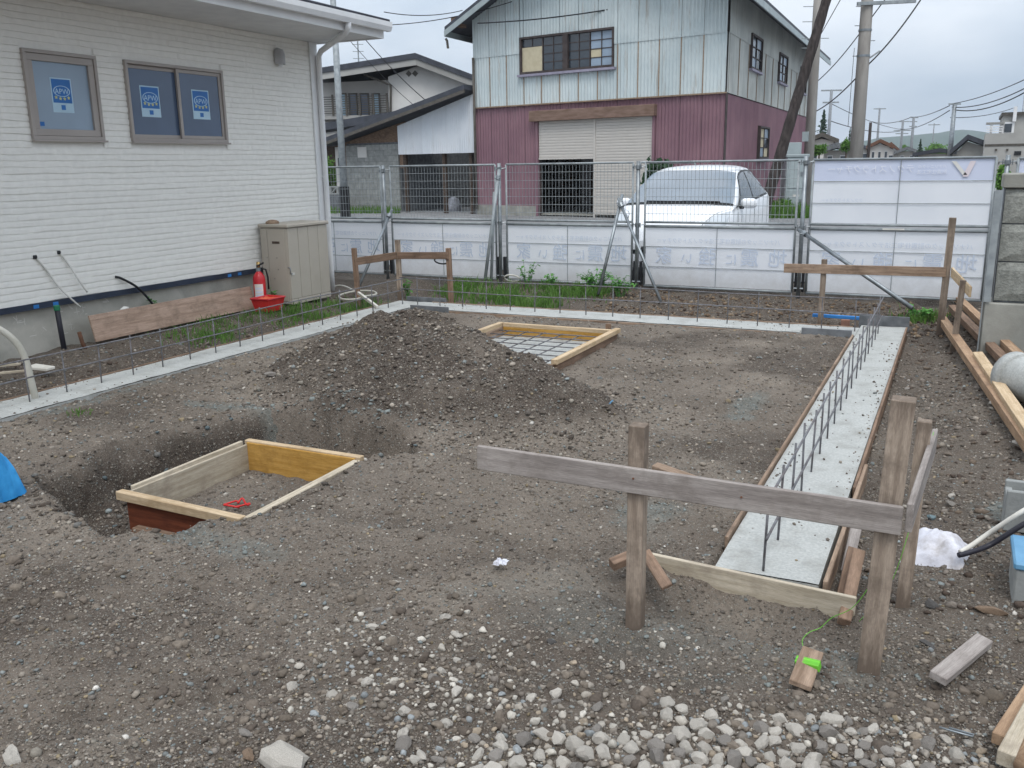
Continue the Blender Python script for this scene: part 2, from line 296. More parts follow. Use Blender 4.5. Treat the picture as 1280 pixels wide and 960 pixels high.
# ------------------------------------------------------------------ mesh helpers
WL = {}                                             # world origin of every object that carries parts
class MB:
    def __init__(s): s.v = []; s.f = []
    def add(s, vs, fs):
        b = len(s.v); s.v += [tuple(map(float, p)) for p in vs]; s.f += [tuple(b+i for i in f) for f in fs]; return s
    def box(s, x0, x1, y0, y1, z0, z1):
        return s.add([(x0, y0, z0), (x1, y0, z0), (x1, y1, z0), (x0, y1, z0), (x0, y0, z1), (x1, y0, z1), (x1, y1, z1), (x0, y1, z1)],
                     [(0, 3, 2, 1), (4, 5, 6, 7), (0, 1, 5, 4), (1, 2, 6, 5), (2, 3, 7, 6), (3, 0, 4, 7)])
    def hexa(s, p): return s.add(p, [(0, 3, 2, 1), (4, 5, 6, 7), (0, 1, 5, 4), (1, 2, 6, 5), (2, 3, 7, 6), (3, 0, 4, 7)])
    def prism(s, poly, d):                          # polygon (3-D points) swept by d
        n = len(poly); d = np.array(d, float)
        vs = [np.array(p, float) for p in poly]; vs += [p+d for p in vs]
        return s.add(vs, [tuple(range(n-1, -1, -1)), tuple(range(n, 2*n))] + [(i, (i+1) % n, n+(i+1) % n, n+i) for i in range(n)])
    def tube(s, pts, r, n=8, cap=True):
        pts = [Vector(p) for p in pts]; rs = r if isinstance(r, (list, tuple)) else [r]*len(pts)
        b = len(s.v); up = None
        for i, p in enumerate(pts):
            t = (pts[min(i+1, len(pts)-1)]-pts[max(i-1, 0)]).normalized()
            if up is None: up = Vector((0, 0, 1)) if abs(t.z) < .9 else Vector((1, 0, 0))
            a = t.cross(up).normalized(); up = a.cross(t).normalized()
            for k in range(n):
                q = p + (a*cos(2*pi*k/n) + up*sin(2*pi*k/n))*rs[i]; s.v.append(tuple(q))
        for i in range(len(pts)-1):
            for k in range(n):
                s.f.append((b+i*n+k, b+i*n+(k+1) % n, b+(i+1)*n+(k+1) % n, b+(i+1)*n+k))
        if cap:
            s.f.append(tuple(b+k for k in range(n-1, -1, -1))); s.f.append(tuple(b+(len(pts)-1)*n+k for k in range(n)))
        return s
    def lathe(s, c, prof, n=16):
        c = np.array(c, float); b = len(s.v)
        for r, z in prof:
            for k in range(n): s.v.append((c[0]+r*cos(2*pi*k/n), c[1]+r*sin(2*pi*k/n), c[2]+z))
        for i in range(len(prof)-1):
            for k in range(n): s.f.append((b+i*n+k, b+i*n+(k+1) % n, b+(i+1)*n+(k+1) % n, b+(i+1)*n+k))
        s.f.append(tuple(b+k for k in range(n-1, -1, -1))); s.f.append(tuple(b+(len(prof)-1)*n+k for k in range(n)))
        return s
    def grid(s, P):                                 # P: array (ny,nx,3)
        ny, nx = P.shape[:2]; b = len(s.v); s.v += [tuple(p) for p in P.reshape(-1, 3)]
        for j in range(ny-1):
            for i in range(nx-1): s.f.append((b+j*nx+i, b+j*nx+i+1, b+(j+1)*nx+i+1, b+(j+1)*nx+i))
        return s
    def build(s, name, m, parent=None, smooth=False, bevel=0.0, seg=1, origin=None):
        V = np.array(s.v, float)
        c = np.array(origin, float) if origin is not None else np.array([(V[:, 0].min()+V[:, 0].max())/2, (V[:, 1].min()+V[:, 1].max())/2, V[:, 2].min()])
        me = bpy.data.meshes.new(name); me.from_pydata([tuple(p) for p in (V-c)], [], s.f); me.update()
        if bevel:
            bm = bmesh.new(); bm.from_mesh(me); bmesh.ops.recalc_face_normals(bm, faces=bm.faces)
            bmesh.ops.bevel(bm, geom=list(bm.edges), offset=bevel, segments=seg, affect='EDGES', clamp_overlap=True); bm.to_mesh(me); bm.free()
        return link(name, me, m, parent, c, smooth)
def link(name, me, m, parent=None, c=(0, 0, 0), smooth=False, rot=None):
    o = bpy.data.objects.new(name, me); COL.objects.link(o)
    if m is not None and len(me.materials) == 0: me.materials.append(M[m] if isinstance(m, str) else m)
    if smooth: me.polygons.foreach_set('use_smooth', [True]*len(me.polygons))
    c = np.array(c, float); WL[o] = c
    if parent is not None: o.parent = parent; o.location = Vector(c - WL[parent])
    else: o.location = Vector(c)
    if rot is not None: o.rotation_euler = rot
    return o
def tag(o, label, cat, group=None, kind=None):
    o['label'] = label; o['category'] = cat
    if group: o['group'] = group
    if kind: o['kind'] = kind
    return o
def thing(name, loc, label, cat, group=None):
    o = bpy.data.objects.new(name, None); COL.objects.link(o); o.location = Vector(loc); WL[o] = np.array(loc, float); o.empty_display_size = .1
    return tag(o, label, cat, group)
def struct(o, label, cat=None):
    o['kind'] = 'structure'; o['label'] = label
    if cat: o['category'] = cat
    return o
_bc = {}
def bar_mesh(L, wd, h, bevel, name):
    k = (round(L, 4), wd, h, bevel)
    if k not in _bc:
        bm = bmesh.new(); bmesh.ops.create_cube(bm, size=1); bmesh.ops.scale(bm, vec=(L, wd, h), verts=bm.verts)
        if bevel: bmesh.ops.bevel(bm, geom=list(bm.edges), offset=bevel, segments=1, affect='EDGES')
        me = bpy.data.meshes.new(name); bm.to_mesh(me); bm.free(); _bc[k] = me
    return _bc[k]
def board(name, p, q, wd, h, m, parent=None, roll=0.0, bevel=.003):
    """a sawn board from p to q: wd across (horizontal at roll 0), h upright; its long axis is local X"""
    p, q = Vector(p), Vector(q); d = q-p; L = d.length
    me = bar_mesh(L, wd, h, min(bevel, wd*.3, h*.3), name).copy(); me.name = name
    me.materials.clear(); me.materials.append(M[m])
    x = d.normalized(); up = Vector((0, 0, 1)) if abs(x.z) < .95 else Vector((0, 1, 0))
    y = up.cross(x).normalized(); z = x.cross(y)
    R = Matrix((x, y, z)).transposed() @ Matrix.Rotation(roll, 3, 'X')
    o = bpy.data.objects.new(name, me); COL.objects.link(o); c = np.array((p+q)/2); WL[o] = c
    if parent is not None: o.parent = parent; o.location = Vector(c-WL[parent])
    else: o.location = Vector(c)
    o.rotation_euler = R.to_euler(); return o
def text_mesh(s, size, mirror=False):
    cu = bpy.data.curves.new('t', 'FONT'); cu.body = s; cu.size = size; cu.align_x = 'CENTER'; cu.resolution_u = 2
    o = bpy.data.objects.new('t', cu); COL.objects.link(o); dg = bpy.context.evaluated_depsgraph_get(); dg.update()
    me = bpy.data.meshes.new_from_object(o.evaluated_get(dg)); bpy.data.objects.remove(o)
    V = np.array([v.co for v in me.vertices]); F = [tuple(p.vertices) for p in me.polygons]; bpy.data.meshes.remove(me)
    if mirror: V[:, 0] *= -1
    return V, F
class Plane:
    """a vertical plane through p0 along horizontal direction d; n points away from the camera"""
    def __init__(s, p0, d):
        s.p = np.array([p0[0], p0[1], 0.0]); d = np.array([d[0], d[1], 0.0]); s.d = d/np.linalg.norm(d); s.n = np.array([-s.d[1], s.d[0], 0])
        if s.n @ (s.p-EYE*[1, 1, 0]) < 0: s.n = -s.n
    def uv(s, u, v):
        r = ray(u, v); t = ((s.p-EYE) @ s.n)/(r @ s.n); q = EYE+r*t; return float((q-s.p) @ s.d), float(q[2])
    def at(s, a, z, o=0.0): return s.p+s.d*a+s.n*o+np.array([0, 0, z])
    def box(s, mb, a0, a1, z0, z1, o0, o1):
        q = [s.at(a0, z0, o0), s.at(a1, z0, o0), s.at(a1, z0, o1), s.at(a0, z0, o1), s.at(a0, z1, o0), s.at(a1, z1, o0), s.at(a1, z1, o1), s.at(a0, z1, o1)]
        return mb.hexa(q)
    def prism(s, mb, poly, o0, o1): return mb.prism([s.at(a, z, o0) for a, z in poly], s.n*(o1-o0))
    def corr(s, mb, a0, a1, z0, z1, pitch, amp, off):
        n = max(2, int(round((a1-a0)/pitch*2))); zf0 = z0 if callable(z0) else (lambda a: z0); zf1 = z1 if callable(z1) else (lambda a: z1)
        P = np.array([[s.at(a0+(a1-a0)*i/n, zz(a0+(a1-a0)*i/n), off+(amp if i % 2 else 0)) for i in range(n+1)] for zz in (zf0, zf1)]); return mb.grid(P)
def spl(P, n=6):
    P = [np.array(p, float) for p in P]; P = [2*P[0]-P[1]]+P+[2*P[-1]-P[-2]]; o = []
    for i in range(1, len(P)-2):
        a, b, c, d = P[i-1:i+3]
        for k in range(n): t = k/n; o.append(.5*(2*b+(c-a)*t+(2*a-5*b+4*c-d)*t*t+(3*b-a-3*c+d)*t**3))
    return o+[P[-2]]
def sag(p, q, s, n=14):
    p, q = np.array(p, float), np.array(q, float)
    return [p+(q-p)*t-np.array([0, 0, s*4*t*(1-t)]) for t in np.linspace(0, 1, n)]

# ------------------------------------------------------------------ terrain
def vnoise(x, y, seed=0):
    xi = np.floor(x).astype(np.int64); yi = np.floor(y).astype(np.int64); fx = x-xi; fy = y-yi
    def hsh(a, b):
        h = (a*374761393 + b*668265263 + seed*1442695041) & 0xffffffff; h = ((h ^ (h >> 13))*1274126177) & 0xffffffff; return ((h ^ (h >> 16)) & 0xffff)/65535.0
    sx = fx*fx*(3-2*fx); sy = fy*fy*(3-2*fy)
    return (hsh(xi, yi)*(1-sx)+hsh(xi+1, yi)*sx)*(1-sy)+(hsh(xi, yi+1)*(1-sx)+hsh(xi+1, yi+1)*sx)*sy-.5
def fbm(x, y, sc, oc=4, seed=0, g=.5):
    r = 0; a = 1
    for k in range(oc): r = r+a*vnoise(x*sc+17.3*k, y*sc-9.1*k, seed+k); sc *= 2.03; a *= g
    return r
def sst(a, b, x): t = np.clip((x-a)/(b-a), 0, 1); return t*t*(3-2*t)
PIT = np.array([(-4.66, 3.25), (-4.78, 3.95), (-4.58, 4.95), (-3.9, 5.1), (-3.1, 4.85), (-2.92, 4.62), (-3.15, 4.44), (-3.15, 3.38), (-3.28, 3.22), (-3.36, 2.98), (-3.62, 2.86), (-4.1, 2.95)])
def poly_in_dist(x, y, P):
    ins = np.zeros(x.shape, bool); dist = np.full(x.shape, 1e9)
    for i in range(len(P)):
        ax, ay = P[i]; bx, by = P[(i+1) % len(P)]
        c = ((ay > y) != (by > y)) & (x < (bx-ax)*(y-ay)/(by-ay+1e-12)+ax); ins ^= c
        t = np.clip(((x-ax)*(bx-ax)+(y-ay)*(by-ay))/((bx-ax)**2+(by-ay)**2), 0, 1); dist = np.minimum(dist, np.hypot(x-ax-t*(bx-ax), y-ay-t*(by-ay)))
    return np.where(ins, dist, -dist)
FR1 = (-4.09, -3.19, 3.36, 4.37)          # near form box (x0,x1,y0,y1)
FR2 = (-4.30, -3.03, 7.10, 8.55)          # far form box
LBX = (-6.60, -6.15); BBY = (9.63, 10.12); RBX = (-.83, -.39); RBY = (3.72, 10.30)
def terrain(x, y):
    """height of the ground and how damp / teal its soil is"""
    z = -.015+.03*fbm(x, y, .8, 3, 1)+.018*fbm(x, y, 5, 3, 5)+.02*fbm(x, y, 16, 3, 9, .6)
    site = sst(12.75, 12.35, y)*sst(-9, -8.6, x)
    damp = .75*sst(.02, .45, fbm(x, y, .9, 5, 30, .6))+0*x
    # wheel ruts and scuffs left in the soft surface
    for a_, b_, w_, dp in ((.55, 1.25, .11, .03), (.55, 2.35, .11, .025), (-.25, 3.9, .09, .02)):
        dl = (y-b_-a_*(x+3.5)+.25*np.sin(x*1.3))/np.sqrt(1+a_*a_); tr_ = np.exp(-(dl/w_)**2)*sst(-.1, -1.2, x)*(y < 9); z = z-dp*tr_*(1+.6*np.sin((x+y)*38)*.5); damp = np.maximum(damp, .45*tr_)
    # dug strip between the left footing and the house
    tr = sst(-6.55, -6.72, x)*sst(13, 12.5, y); zz = -.12+.11*sst(-6.85, -7.75, x)+.05*fbm(x, y, 4, 4, 21); z = z*(1-tr)+zz*tr; damp = np.maximum(damp, tr*(.9-.3*sst(-7, -7.8, x)))
    # behind the back footing, up to the fence
    tb = sst(10.08, 10.25, y)*sst(13, 12.6, y)*sst(-6.75, -6.5, x); zz = -.10+.09*sst(10.3, 11.9, y)+.07*fbm(x, y, 5, 4, 22); z = z*(1-tb)+zz*tb; damp = np.maximum(damp, tb*.8)
    # right of the right footing
    t2 = sst(-.42, -.30, x)*sst(3.2, 4.0, y)*sst(12.6, 12.2, y); zz = -.09+.10*sst(-.2, .5, x)+.05*fbm(x, y, 4, 4, 23); z = z*(1-t2)+zz*t2; damp = np.maximum(damp, t2*.55)
    t3 = sst(-.45, -.1, x)*sst(4.2, 3.4, y); damp = np.maximum(damp, t3*.6); z = z+t3*.03*fbm(x, y, 6, 3, 25)
    # a shallow hollow in front of the end board and around the near stakes
    hd = np.hypot((x+.7)/.62, (y-3.45)/.26); z = z-.13*sst(1.25, .45, hd)
    # pit round the near form box
    d = poly_in_dist(x, y, PIT); dd = d+(.15*fbm(x, y, 3, 4, 41)+.06*fbm(x, y, 10, 3, 42))*sst(-.1, .1, d); pit = sst(0, .15, dd)
    inside = (x > FR1[0]) & (x < FR1[1]) & (y > FR1[2]) & (y < FR1[3])
    z = z-.30*pit+pit*.09*fbm(x, y, 6, 4, 43); z = np.where(inside, -.19+.015*fbm(x, y, 12, 3, 44), z)
    damp = np.where(inside, .1, np.maximum(damp, 1.0*sst(-.03, .08, dd)))
    rim = sst(.25, 0, np.abs(d))*sst(-3.0, -3.5, x)*(d < 0); z = z+.03*rim*(1+2*fbm(x, y, 6, 3, 45))
    # keep clear of concrete
    inF2 = (x > FR2[0]-.01) & (x < FR2[1]+.01) & (y > FR2[2]-.01) & (y < FR2[3]+.01); z = np.where(inF2, -.1, z)
    for x0, x1, y0, y1 in ((LBX[0], LBX[1], -2, BBY[1]), (LBX[0], RBX[0], *BBY), (*RBX, *RBY)):
        e = np.maximum(np.maximum(x0-x, x-x1), np.maximum(y0-y, y-y1)); z = np.where(e < .012, -.12, np.where(e < .08, np.minimum(z, -.012+.012*fbm(x, y, 9, 2, 50)), z))
    z = np.where(x < -8.1, -.05, z)
    teal = np.zeros_like(x)
    for cx, cy, rx, ry, s in ((-4.1, 5.0, .9, .14, .9), (-1.25, 6.6, .14, .4, .9), (-1.3, 4.3, .2, .25, .8), (-3.05, 3.05, .4, .12, .6), (-6.0, 4.9, .12, .7, .7), (-3.5, 5.0, .5, .12, .8), (-.9, 3.15, .9, .3, .35), (.45, 4.9, .25, .3, .9)):
        teal = np.maximum(teal, s*sst(1.25, .5, np.hypot((x-cx)/rx, (y-cy)/ry)+.9*fbm(x, y, 5, 3, 60)))
    far = 1-site; z = np.where(y > 12.35, z*(1-sst(12.35, 12.8, y))+.085*sst(12.35, 12.8, y), z)
    z = np.where((np.abs(x) > 60) | (np.abs(y) > 100), .0, z)
    return z, damp, teal
RIDGE = np.array([(-5.65, 6.0, 0), (-5.3, 6.15, .13), (-4.8, 6.3, .40), (-4.35, 6.4, .56), (-3.85, 6.35, .60), (-3.3, 6.15, .53), (-2.65, 5.95, .36), (-2.15, 5.75, .20), (-1.75, 5.7, 0)])
def mound(x, y):
    yr = np.interp(x, RIDGE[:, 0], RIDGE[:, 1]); h = np.interp(x, RIDGE[:, 0], RIDGE[:, 2])
    yr = yr+.12*fbm(x, y, 1.5, 3, 71); wf = .32+2.1*h; wb = .2+.72*h
    t = np.where(y < yr, (yr-y)/wf, (y-yr)/wb); p = np.clip(1-t, 0, 1); p = p*p*(3-2*p)*.3+p*.7
    m_ = h*p+.075*fbm(x, y, 2.6, 4, 73)*sst(0, .15, h*p)+.032*fbm(x, y, 11, 3, 74)*sst(0, .06, h*p)+.014*fbm(x, y, 30, 2, 75)*sst(0, .06, h*p)
    return np.where(h*p > .004, m_, -.02)
def height(x, y):
    x = np.atleast_1d(np.asarray(x, float)); y = np.atleast_1d(np.asarray(y, float)); z = terrain(x, y)[0]; return z+np.maximum(mound(x, y)-.01, 0)
def hz(x, y): return float(height(x, y)[0])
def grid_mesh(name, xs, ys, Z, attrs, m, keep=None):
    ny, nx = Z.shape; X, Y = np.meshgrid(xs, ys); V = np.stack([X, Y, Z], -1).reshape(-1, 3).astype(np.float32)
    idx = np.arange(ny*nx).reshape(ny, nx); Q = np.stack([idx[:-1, :-1], idx[:-1, 1:], idx[1:, 1:], idx[1:, :-1]], -1).reshape(-1, 4)
    if keep is not None:
        k = keep.reshape(-1)[Q].any(1); Q = Q[k]; used = np.unique(Q); re = -np.ones(ny*nx, int); re[used] = np.arange(len(used)); Q = re[Q]; V = V[used]; attrs = {a: b.reshape(-1)[used] for a, b in attrs.items()}
    me = bpy.data.meshes.new(name); me.vertices.add(len(V)); me.vertices.foreach_set('co', V.ravel())
    me.loops.add(Q.size); me.loops.foreach_set('vertex_index', Q.ravel().astype(np.int32)); me.polygons.add(len(Q)); me.polygons.foreach_set('loop_start', np.arange(0, Q.size, 4, dtype=np.int32))
    me.update(calc_edges=True)
    for a, b in attrs.items():
        at = me.attributes.new(a, 'FLOAT', 'POINT'); at.data.foreach_set('value', b.reshape(-1).astype(np.float32))
    me.polygons.foreach_set('use_smooth', [True]*len(Q)); return link(name, me, m)
def axis(a, b, st, lo, hi):
    core = list(np.arange(a, b, st)); d = st; r = core[-1]
    while r < hi: d *= 1.35; r += d; core.append(r)
    d = st; l = core[0]
    while l > lo: d *= 1.35; l -= d; core.insert(0, l)
    return np.array(core)
xs = axis(-8.3, 1.9, .022, -6000, 6000); ys = axis(1.1, 12.7, .024, -400, 9000)
X, Y = np.meshgrid(xs, ys); Z, DMP, TL = terrain(X, Y)
struct(grid_mesh('ground', xs, ys, Z, {'damp': DMP, 'teal': TL}, 'soil'), 'grey brown stony soil of the building site')
mxs = np.arange(-5.9, -1.6, .022); mys = np.arange(4.6, 7.7, .022); X, Y = np.meshgrid(mxs, mys); mm = mound(X, Y); Z0, DMP, TL = terrain(X, Y)
o = grid_mesh('soil_mound', mxs, mys, Z0+mm-.01, {'damp': np.clip((1.05+1.0*fbm(X, Y, 1.6, 4, 76))*sst(.03, .16, mm), 0, 1), 'teal': TL*0}, 'soil', keep=mm > 0)
tag(o, 'heap of dark stony soil between the two wooden form boxes', 'soil heap')

# road and forecourt behind the fence
mb = MB(); rx = np.array([-80, -40, -25, -12, -6, 0, 6, 20, 60, 110]); ry = np.array([12.95, 15, 20, 27, 32, 38, 60])
P = np.array([[(a, b, .105) for a in rx] for b in ry]); mb.grid(P); struct(mb.build('road', 'asphalt', origin=(0, 0, 0)), 'grey asphalt road and forecourt behind the fence')

# ------------------------------------------------------------------ stones
def ico(sub):
    bm = bmesh.new(); bmesh.ops.create_icosphere(bm, subdivisions=sub, radius=1); V = np.array([v.co for v in bm.verts]); Fc = np.array([[v.index for v in f.verts] for f in bm.faces]); bm.free(); return V, Fc
def rock_template(sub, seed):
    V, Fc = ico(sub); r = np.random.default_rng(seed)
    nk = 9; d = r.normal(size=(nk, 3)); d /= np.linalg.norm(d, axis=1)[:, None]; cut = r.uniform(.4, .85, nk)
    for k in range(nk):
        p = V @ d[k]; ex = np.maximum(p-cut[k], 0); V = V-ex[:, None]*d[k]*.95
    V = V*(1+.06*r.normal(size=(len(V), 1))); V = V*r.uniform([.8, .7, .45], [1.25, 1.0, .8]); return V, Fc
PAL = np.array([lin(c) for c in ('665d54', '756c62', '82796e', '8e857a', '989289', 'b3aea6', '737674', '7f8584', '82755f', '5d564f', '8e877c', '6a635c')])
PALW = np.array([13, 20, 20, 12, 4, 1.2, 7, 3, 3, 8, 5, 15], float); PALW /= PALW.sum()
PALPALE = np.array([lin(c) for c in ('b0a99e', 'a0988d', 'b8b2a7', '91897f', 'c2bcb1', '8f9394', 'a29482', '7f776e')])
def ok_spot(x, y):
    b = np.ones(x.shape, bool)
    for x0, x1, y0, y1 in ((LBX[0], LBX[1], -3, BBY[1]), (LBX[0], RBX[0], *BBY), (*RBX, *RBY)): b &= ~((x > x0-.02) & (x < x1+.02) & (y > y0-.02) & (y < y1+.02))
    for x0, x1, y0, y1 in (FR1, FR2):
        b &= ~((x > x0-.05) & (x < x1+.05) & (y > y0-.05) & (y < y1+.05) & ~((x > x0+.05) & (x < x1-.05) & (y > y0+.05) & (y < y1-.05)))
    b &= ~((x > FR2[0]) & (x < FR2[1]) & (y > FR2[2]) & (y < FR2[3])); b &= (x > -8.0) & (y < 12.2) & (y > .9)
    return b
def pix_ground(n, u0, u1, v0, v1):
    u = rng.uniform(u0, u1, n); v = rng.uniform(v0, v1, n); r = _fw[None]*F_PX+_rt[None]*(u-640)[:, None]-_up[None]*(v-480)[:, None]; t = -H_CAM/r[:, 2]; return r[:, 0]*t, r[:, 1]*t
def stones_mesh(name, x, y, size, cols, sub, nt_=8, sink=.3, seed=0, lift=0.0):
    T = [rock_template(sub, seed+100+k) for k in range(nt_)]; nv = len(T[0][0]); Fc = T[0][1]; n = len(x); z = height(x, y)+lift
    which = rng.integers(0, nt_, n); V = np.stack([t[0] for t in T])[which]*size[:, None, None]
    a = rng.uniform(0, 2*pi, n); tl = rng.normal(0, .35, n); ca, sa, ct, s_ = np.cos(a), np.sin(a), np.cos(tl), np.sin(tl)
    Vy = V[:, :, 1]*ct[:, None]-V[:, :, 2]*s_[:, None]; Vz = V[:, :, 1]*s_[:, None]+V[:, :, 2]*ct[:, None]; Vx = V[:, :, 0]
    W = np.stack([Vx*ca[:, None]-Vy*sa[:, None]+x[:, None], Vx*sa[:, None]+Vy*ca[:, None]+y[:, None], Vz+(z+size*sink)[:, None]], -1).reshape(-1, 3).astype(np.float32)
    Q = (Fc[None]+(np.arange(n)*nv)[:, None, None]).reshape(-1, 3).astype(np.int32)
    me = bpy.data.meshes.new(name); me.vertices.add(len(W)); me.vertices.foreach_set('co', W.ravel()); me.loops.add(Q.size); me.loops.foreach_set('vertex_index', Q.ravel()); me.polygons.add(len(Q)); me.polygons.foreach_set('loop_start', np.arange(0, Q.size, 3, dtype=np.int32)); me.update(calc_edges=True)
    ca_ = me.color_attributes.new('Col', 'FLOAT_COLOR', 'POINT'); c4 = np.ones((n, 4)); c4[:, :3] = cols; ca_.data.foreach_set('color', np.repeat(c4, nv, 0).astype(np.float32).ravel())
    return link(name, me, 'stone')
def palette(n, x, y):
    c = PAL[rng.choice(len(PAL), n, p=PALW)]*1.0*np.exp(rng.normal(0, .2, (n, 1))); tl = terrain(x, y)[2]; k = rng.uniform(0, 1, n) < tl*.8; c[k] = np.array(lin('7a7f7c'))*rng.uniform(.8, 1.2, (k.sum(), 1)); return c
# fine chippings over the whole site, denser where the picture is closer
xa, ya = pix_ground(84000, -60, 1340, 385, 1010); xb = rng.uniform(-8, 1.6, 12000); yb = rng.uniform(1, 12.1, 12000); x = np.r_[xa, xb]; y = np.r_[ya, yb]
k = ok_spot(x, y) & (x > -8) & (x < 3) & (fbm(x, y, 1.2, 3, 81) > rng.uniform(-.75, .35, len(x))); x, y = x[k], y[k]; dist = np.hypot(x, y)
s = np.exp(rng.normal(np.log(.0056), .45, len(x)))*np.clip(dist/4.5, .85, 1.9); s = np.clip(s, .003, .024)
o = stones_mesh('chippings', x, y, s, palette(len(x), x, y), 1, sink=.15, seed=1)
tag(o, 'fine grey chippings scattered over the soil of the site', 'chippings', kind='stuff')
# pebbles
xa, ya = pix_ground(15000, -60, 1340, 395, 1010); xb, yb = pix_ground(1500, 380, 820, 470, 570); xc = rng.uniform(-5.4, -1.9, 1300); yc = rng.uniform(5.0, 6.5, 1300)
xd, yd = pix_ground(900, 60, 1300, 760, 1000)
x = np.r_[xa, xb, xc, xd]; y = np.r_[ya, yb, yc, yd]; k = ok_spot(x, y) & (x < 3) & (fbm(x, y, 1.6, 3, 83) > rng.uniform(-.7, .3, len(x))); x, y = x[k], y[k]
s = np.clip(np.exp(rng.normal(np.log(.0088), .42, len(x)))*np.clip(np.hypot(x, y)/4.5, .85, 1.75), .005, .036)
tag(stones_mesh('pebbles', x, y, s, palette(len(x), x, y)*1.05, 1, sink=.15, seed=30), 'loose grey pebbles strewn over the soil and the heap', 'pebbles', kind='stuff')
# the pale gravel spread at the lower edge
def blob(n, cu, cv, ru, rv):
    a = rng.normal(0, .55, (n, 2)); u = cu+a[:, 0]*ru; v = cv+a[:, 1]*rv; r = _fw[None]*F_PX+_rt[None]*(u-640)[:, None]-_up[None]*(v-480)[:, None]; t = -H_CAM/r[:, 2]; return r[:, 0]*t, r[:, 1]*t
L = [blob(1700, 900, 935, 250, 34)+(.0135,), blob(2200, 970, 962, 190, 38)+(.0145,), blob(420, 500, 825, 120, 60)+(.0105,), blob(260, 620, 890, 220, 50)+(.0115,), blob(350, 720, 960, 130, 30)+(.016,), blob(160, 700, 820, 330, 80)+(.0085,), blob(2200, 880, 940, 280, 42)+(.0065,)]
x = np.concatenate([a for a, _, _ in L]); y = np.concatenate([b for _, b, _ in L]); s = np.concatenate([np.clip(np.exp(rng.normal(np.log(c), .38, len(a))), .004, .031) for a, _, c in L])
od = np.argsort(-s); keep = []; cell = {}
for i in od:                                        # stones lie side by side, they do not interpenetrate
    ci, cj = int(x[i]/.08), int(y[i]/.08); good = True
    for di in (-1, 0, 1):
        for dj in (-1, 0, 1):
            for q in cell.get((ci+di, cj+dj), ()):
                if (x[i]-x[q])**2+(y[i]-y[q])**2 < (.78*(s[i]+s[q]))**2: good = False; break
    if good: keep.append(i); cell.setdefault((ci, cj), []).append(i)
x, y, s = x[keep], y[keep], s[keep]; kk = ok_spot(x, y); x, y, s = x[kk], y[kk], s[kk]
big = np.argsort(-s)[:150]; rest = np.setdiff1d(np.arange(len(x)), big); cp = PALPALE[rng.integers(0, len(PALPALE), len(x))]*rng.uniform(.75, 1.05, (len(x), 1))
tag(stones_mesh('pale_gravel', x[rest], y[rest], s[rest], cp[rest], 2, sink=.14, seed=50), 'pale crushed gravel spread along the lower edge', 'gravel', kind='stuff')
RT = []
for k_ in range(7):
    V, Fc = rock_template(2, 400+k_); me = bpy.data.meshes.new('stone'); me.from_pydata([tuple(p) for p in V], [], [tuple(f) for f in Fc.tolist()]); me.update(); me.materials.append(None); RT.append(me)
def stone(x, y, s, m, label, group=None, name='stone', sc=(1, 1, 1), rz=None, sink=.35):
    o = bpy.data.objects.new(name, RT[random.randrange(7)]); COL.objects.link(o); o.location = (x, y, hz(x, y)+s*sc[2]*sink); o.scale = (s*sc[0], s*sc[1], s*sc[2]); o.rotation_euler = (random.uniform(-.3, .3), random.uniform(-.3, .3), random.uniform(0, 6.28) if rz is None else rz)
    o.material_slots[0].link = 'OBJECT'; o.material_slots[0].material = M[m]; WL[o] = np.array(o.location); return tag(o, label, 'stone', group)
for i in big:
    q = np.array([x[i], y[i], 0])-EYE; uu = 640+F_PX*(q @ _rt)/(q @ _fw); vv = 480-F_PX*(q @ _up)/(q @ _fw); mk = random.choice(['rock_pale', 'rock_pale', 'rock_grey', 'rock_pale'])
    where = 'in the pebbly left patch' if uu < 640 else 'in the gravel below the near batter post' if uu < 880 else 'in the gravel below the green wound block'
    where += ', upper rim' if vv < 895 else ', lower edge'
    stone(x[i], y[i], s[i]*1.1, mk, ('larger pale stone ' if mk == 'rock_pale' else 'larger grey stone ')+where, 'larger stones of the pale gravel', sink=.2)
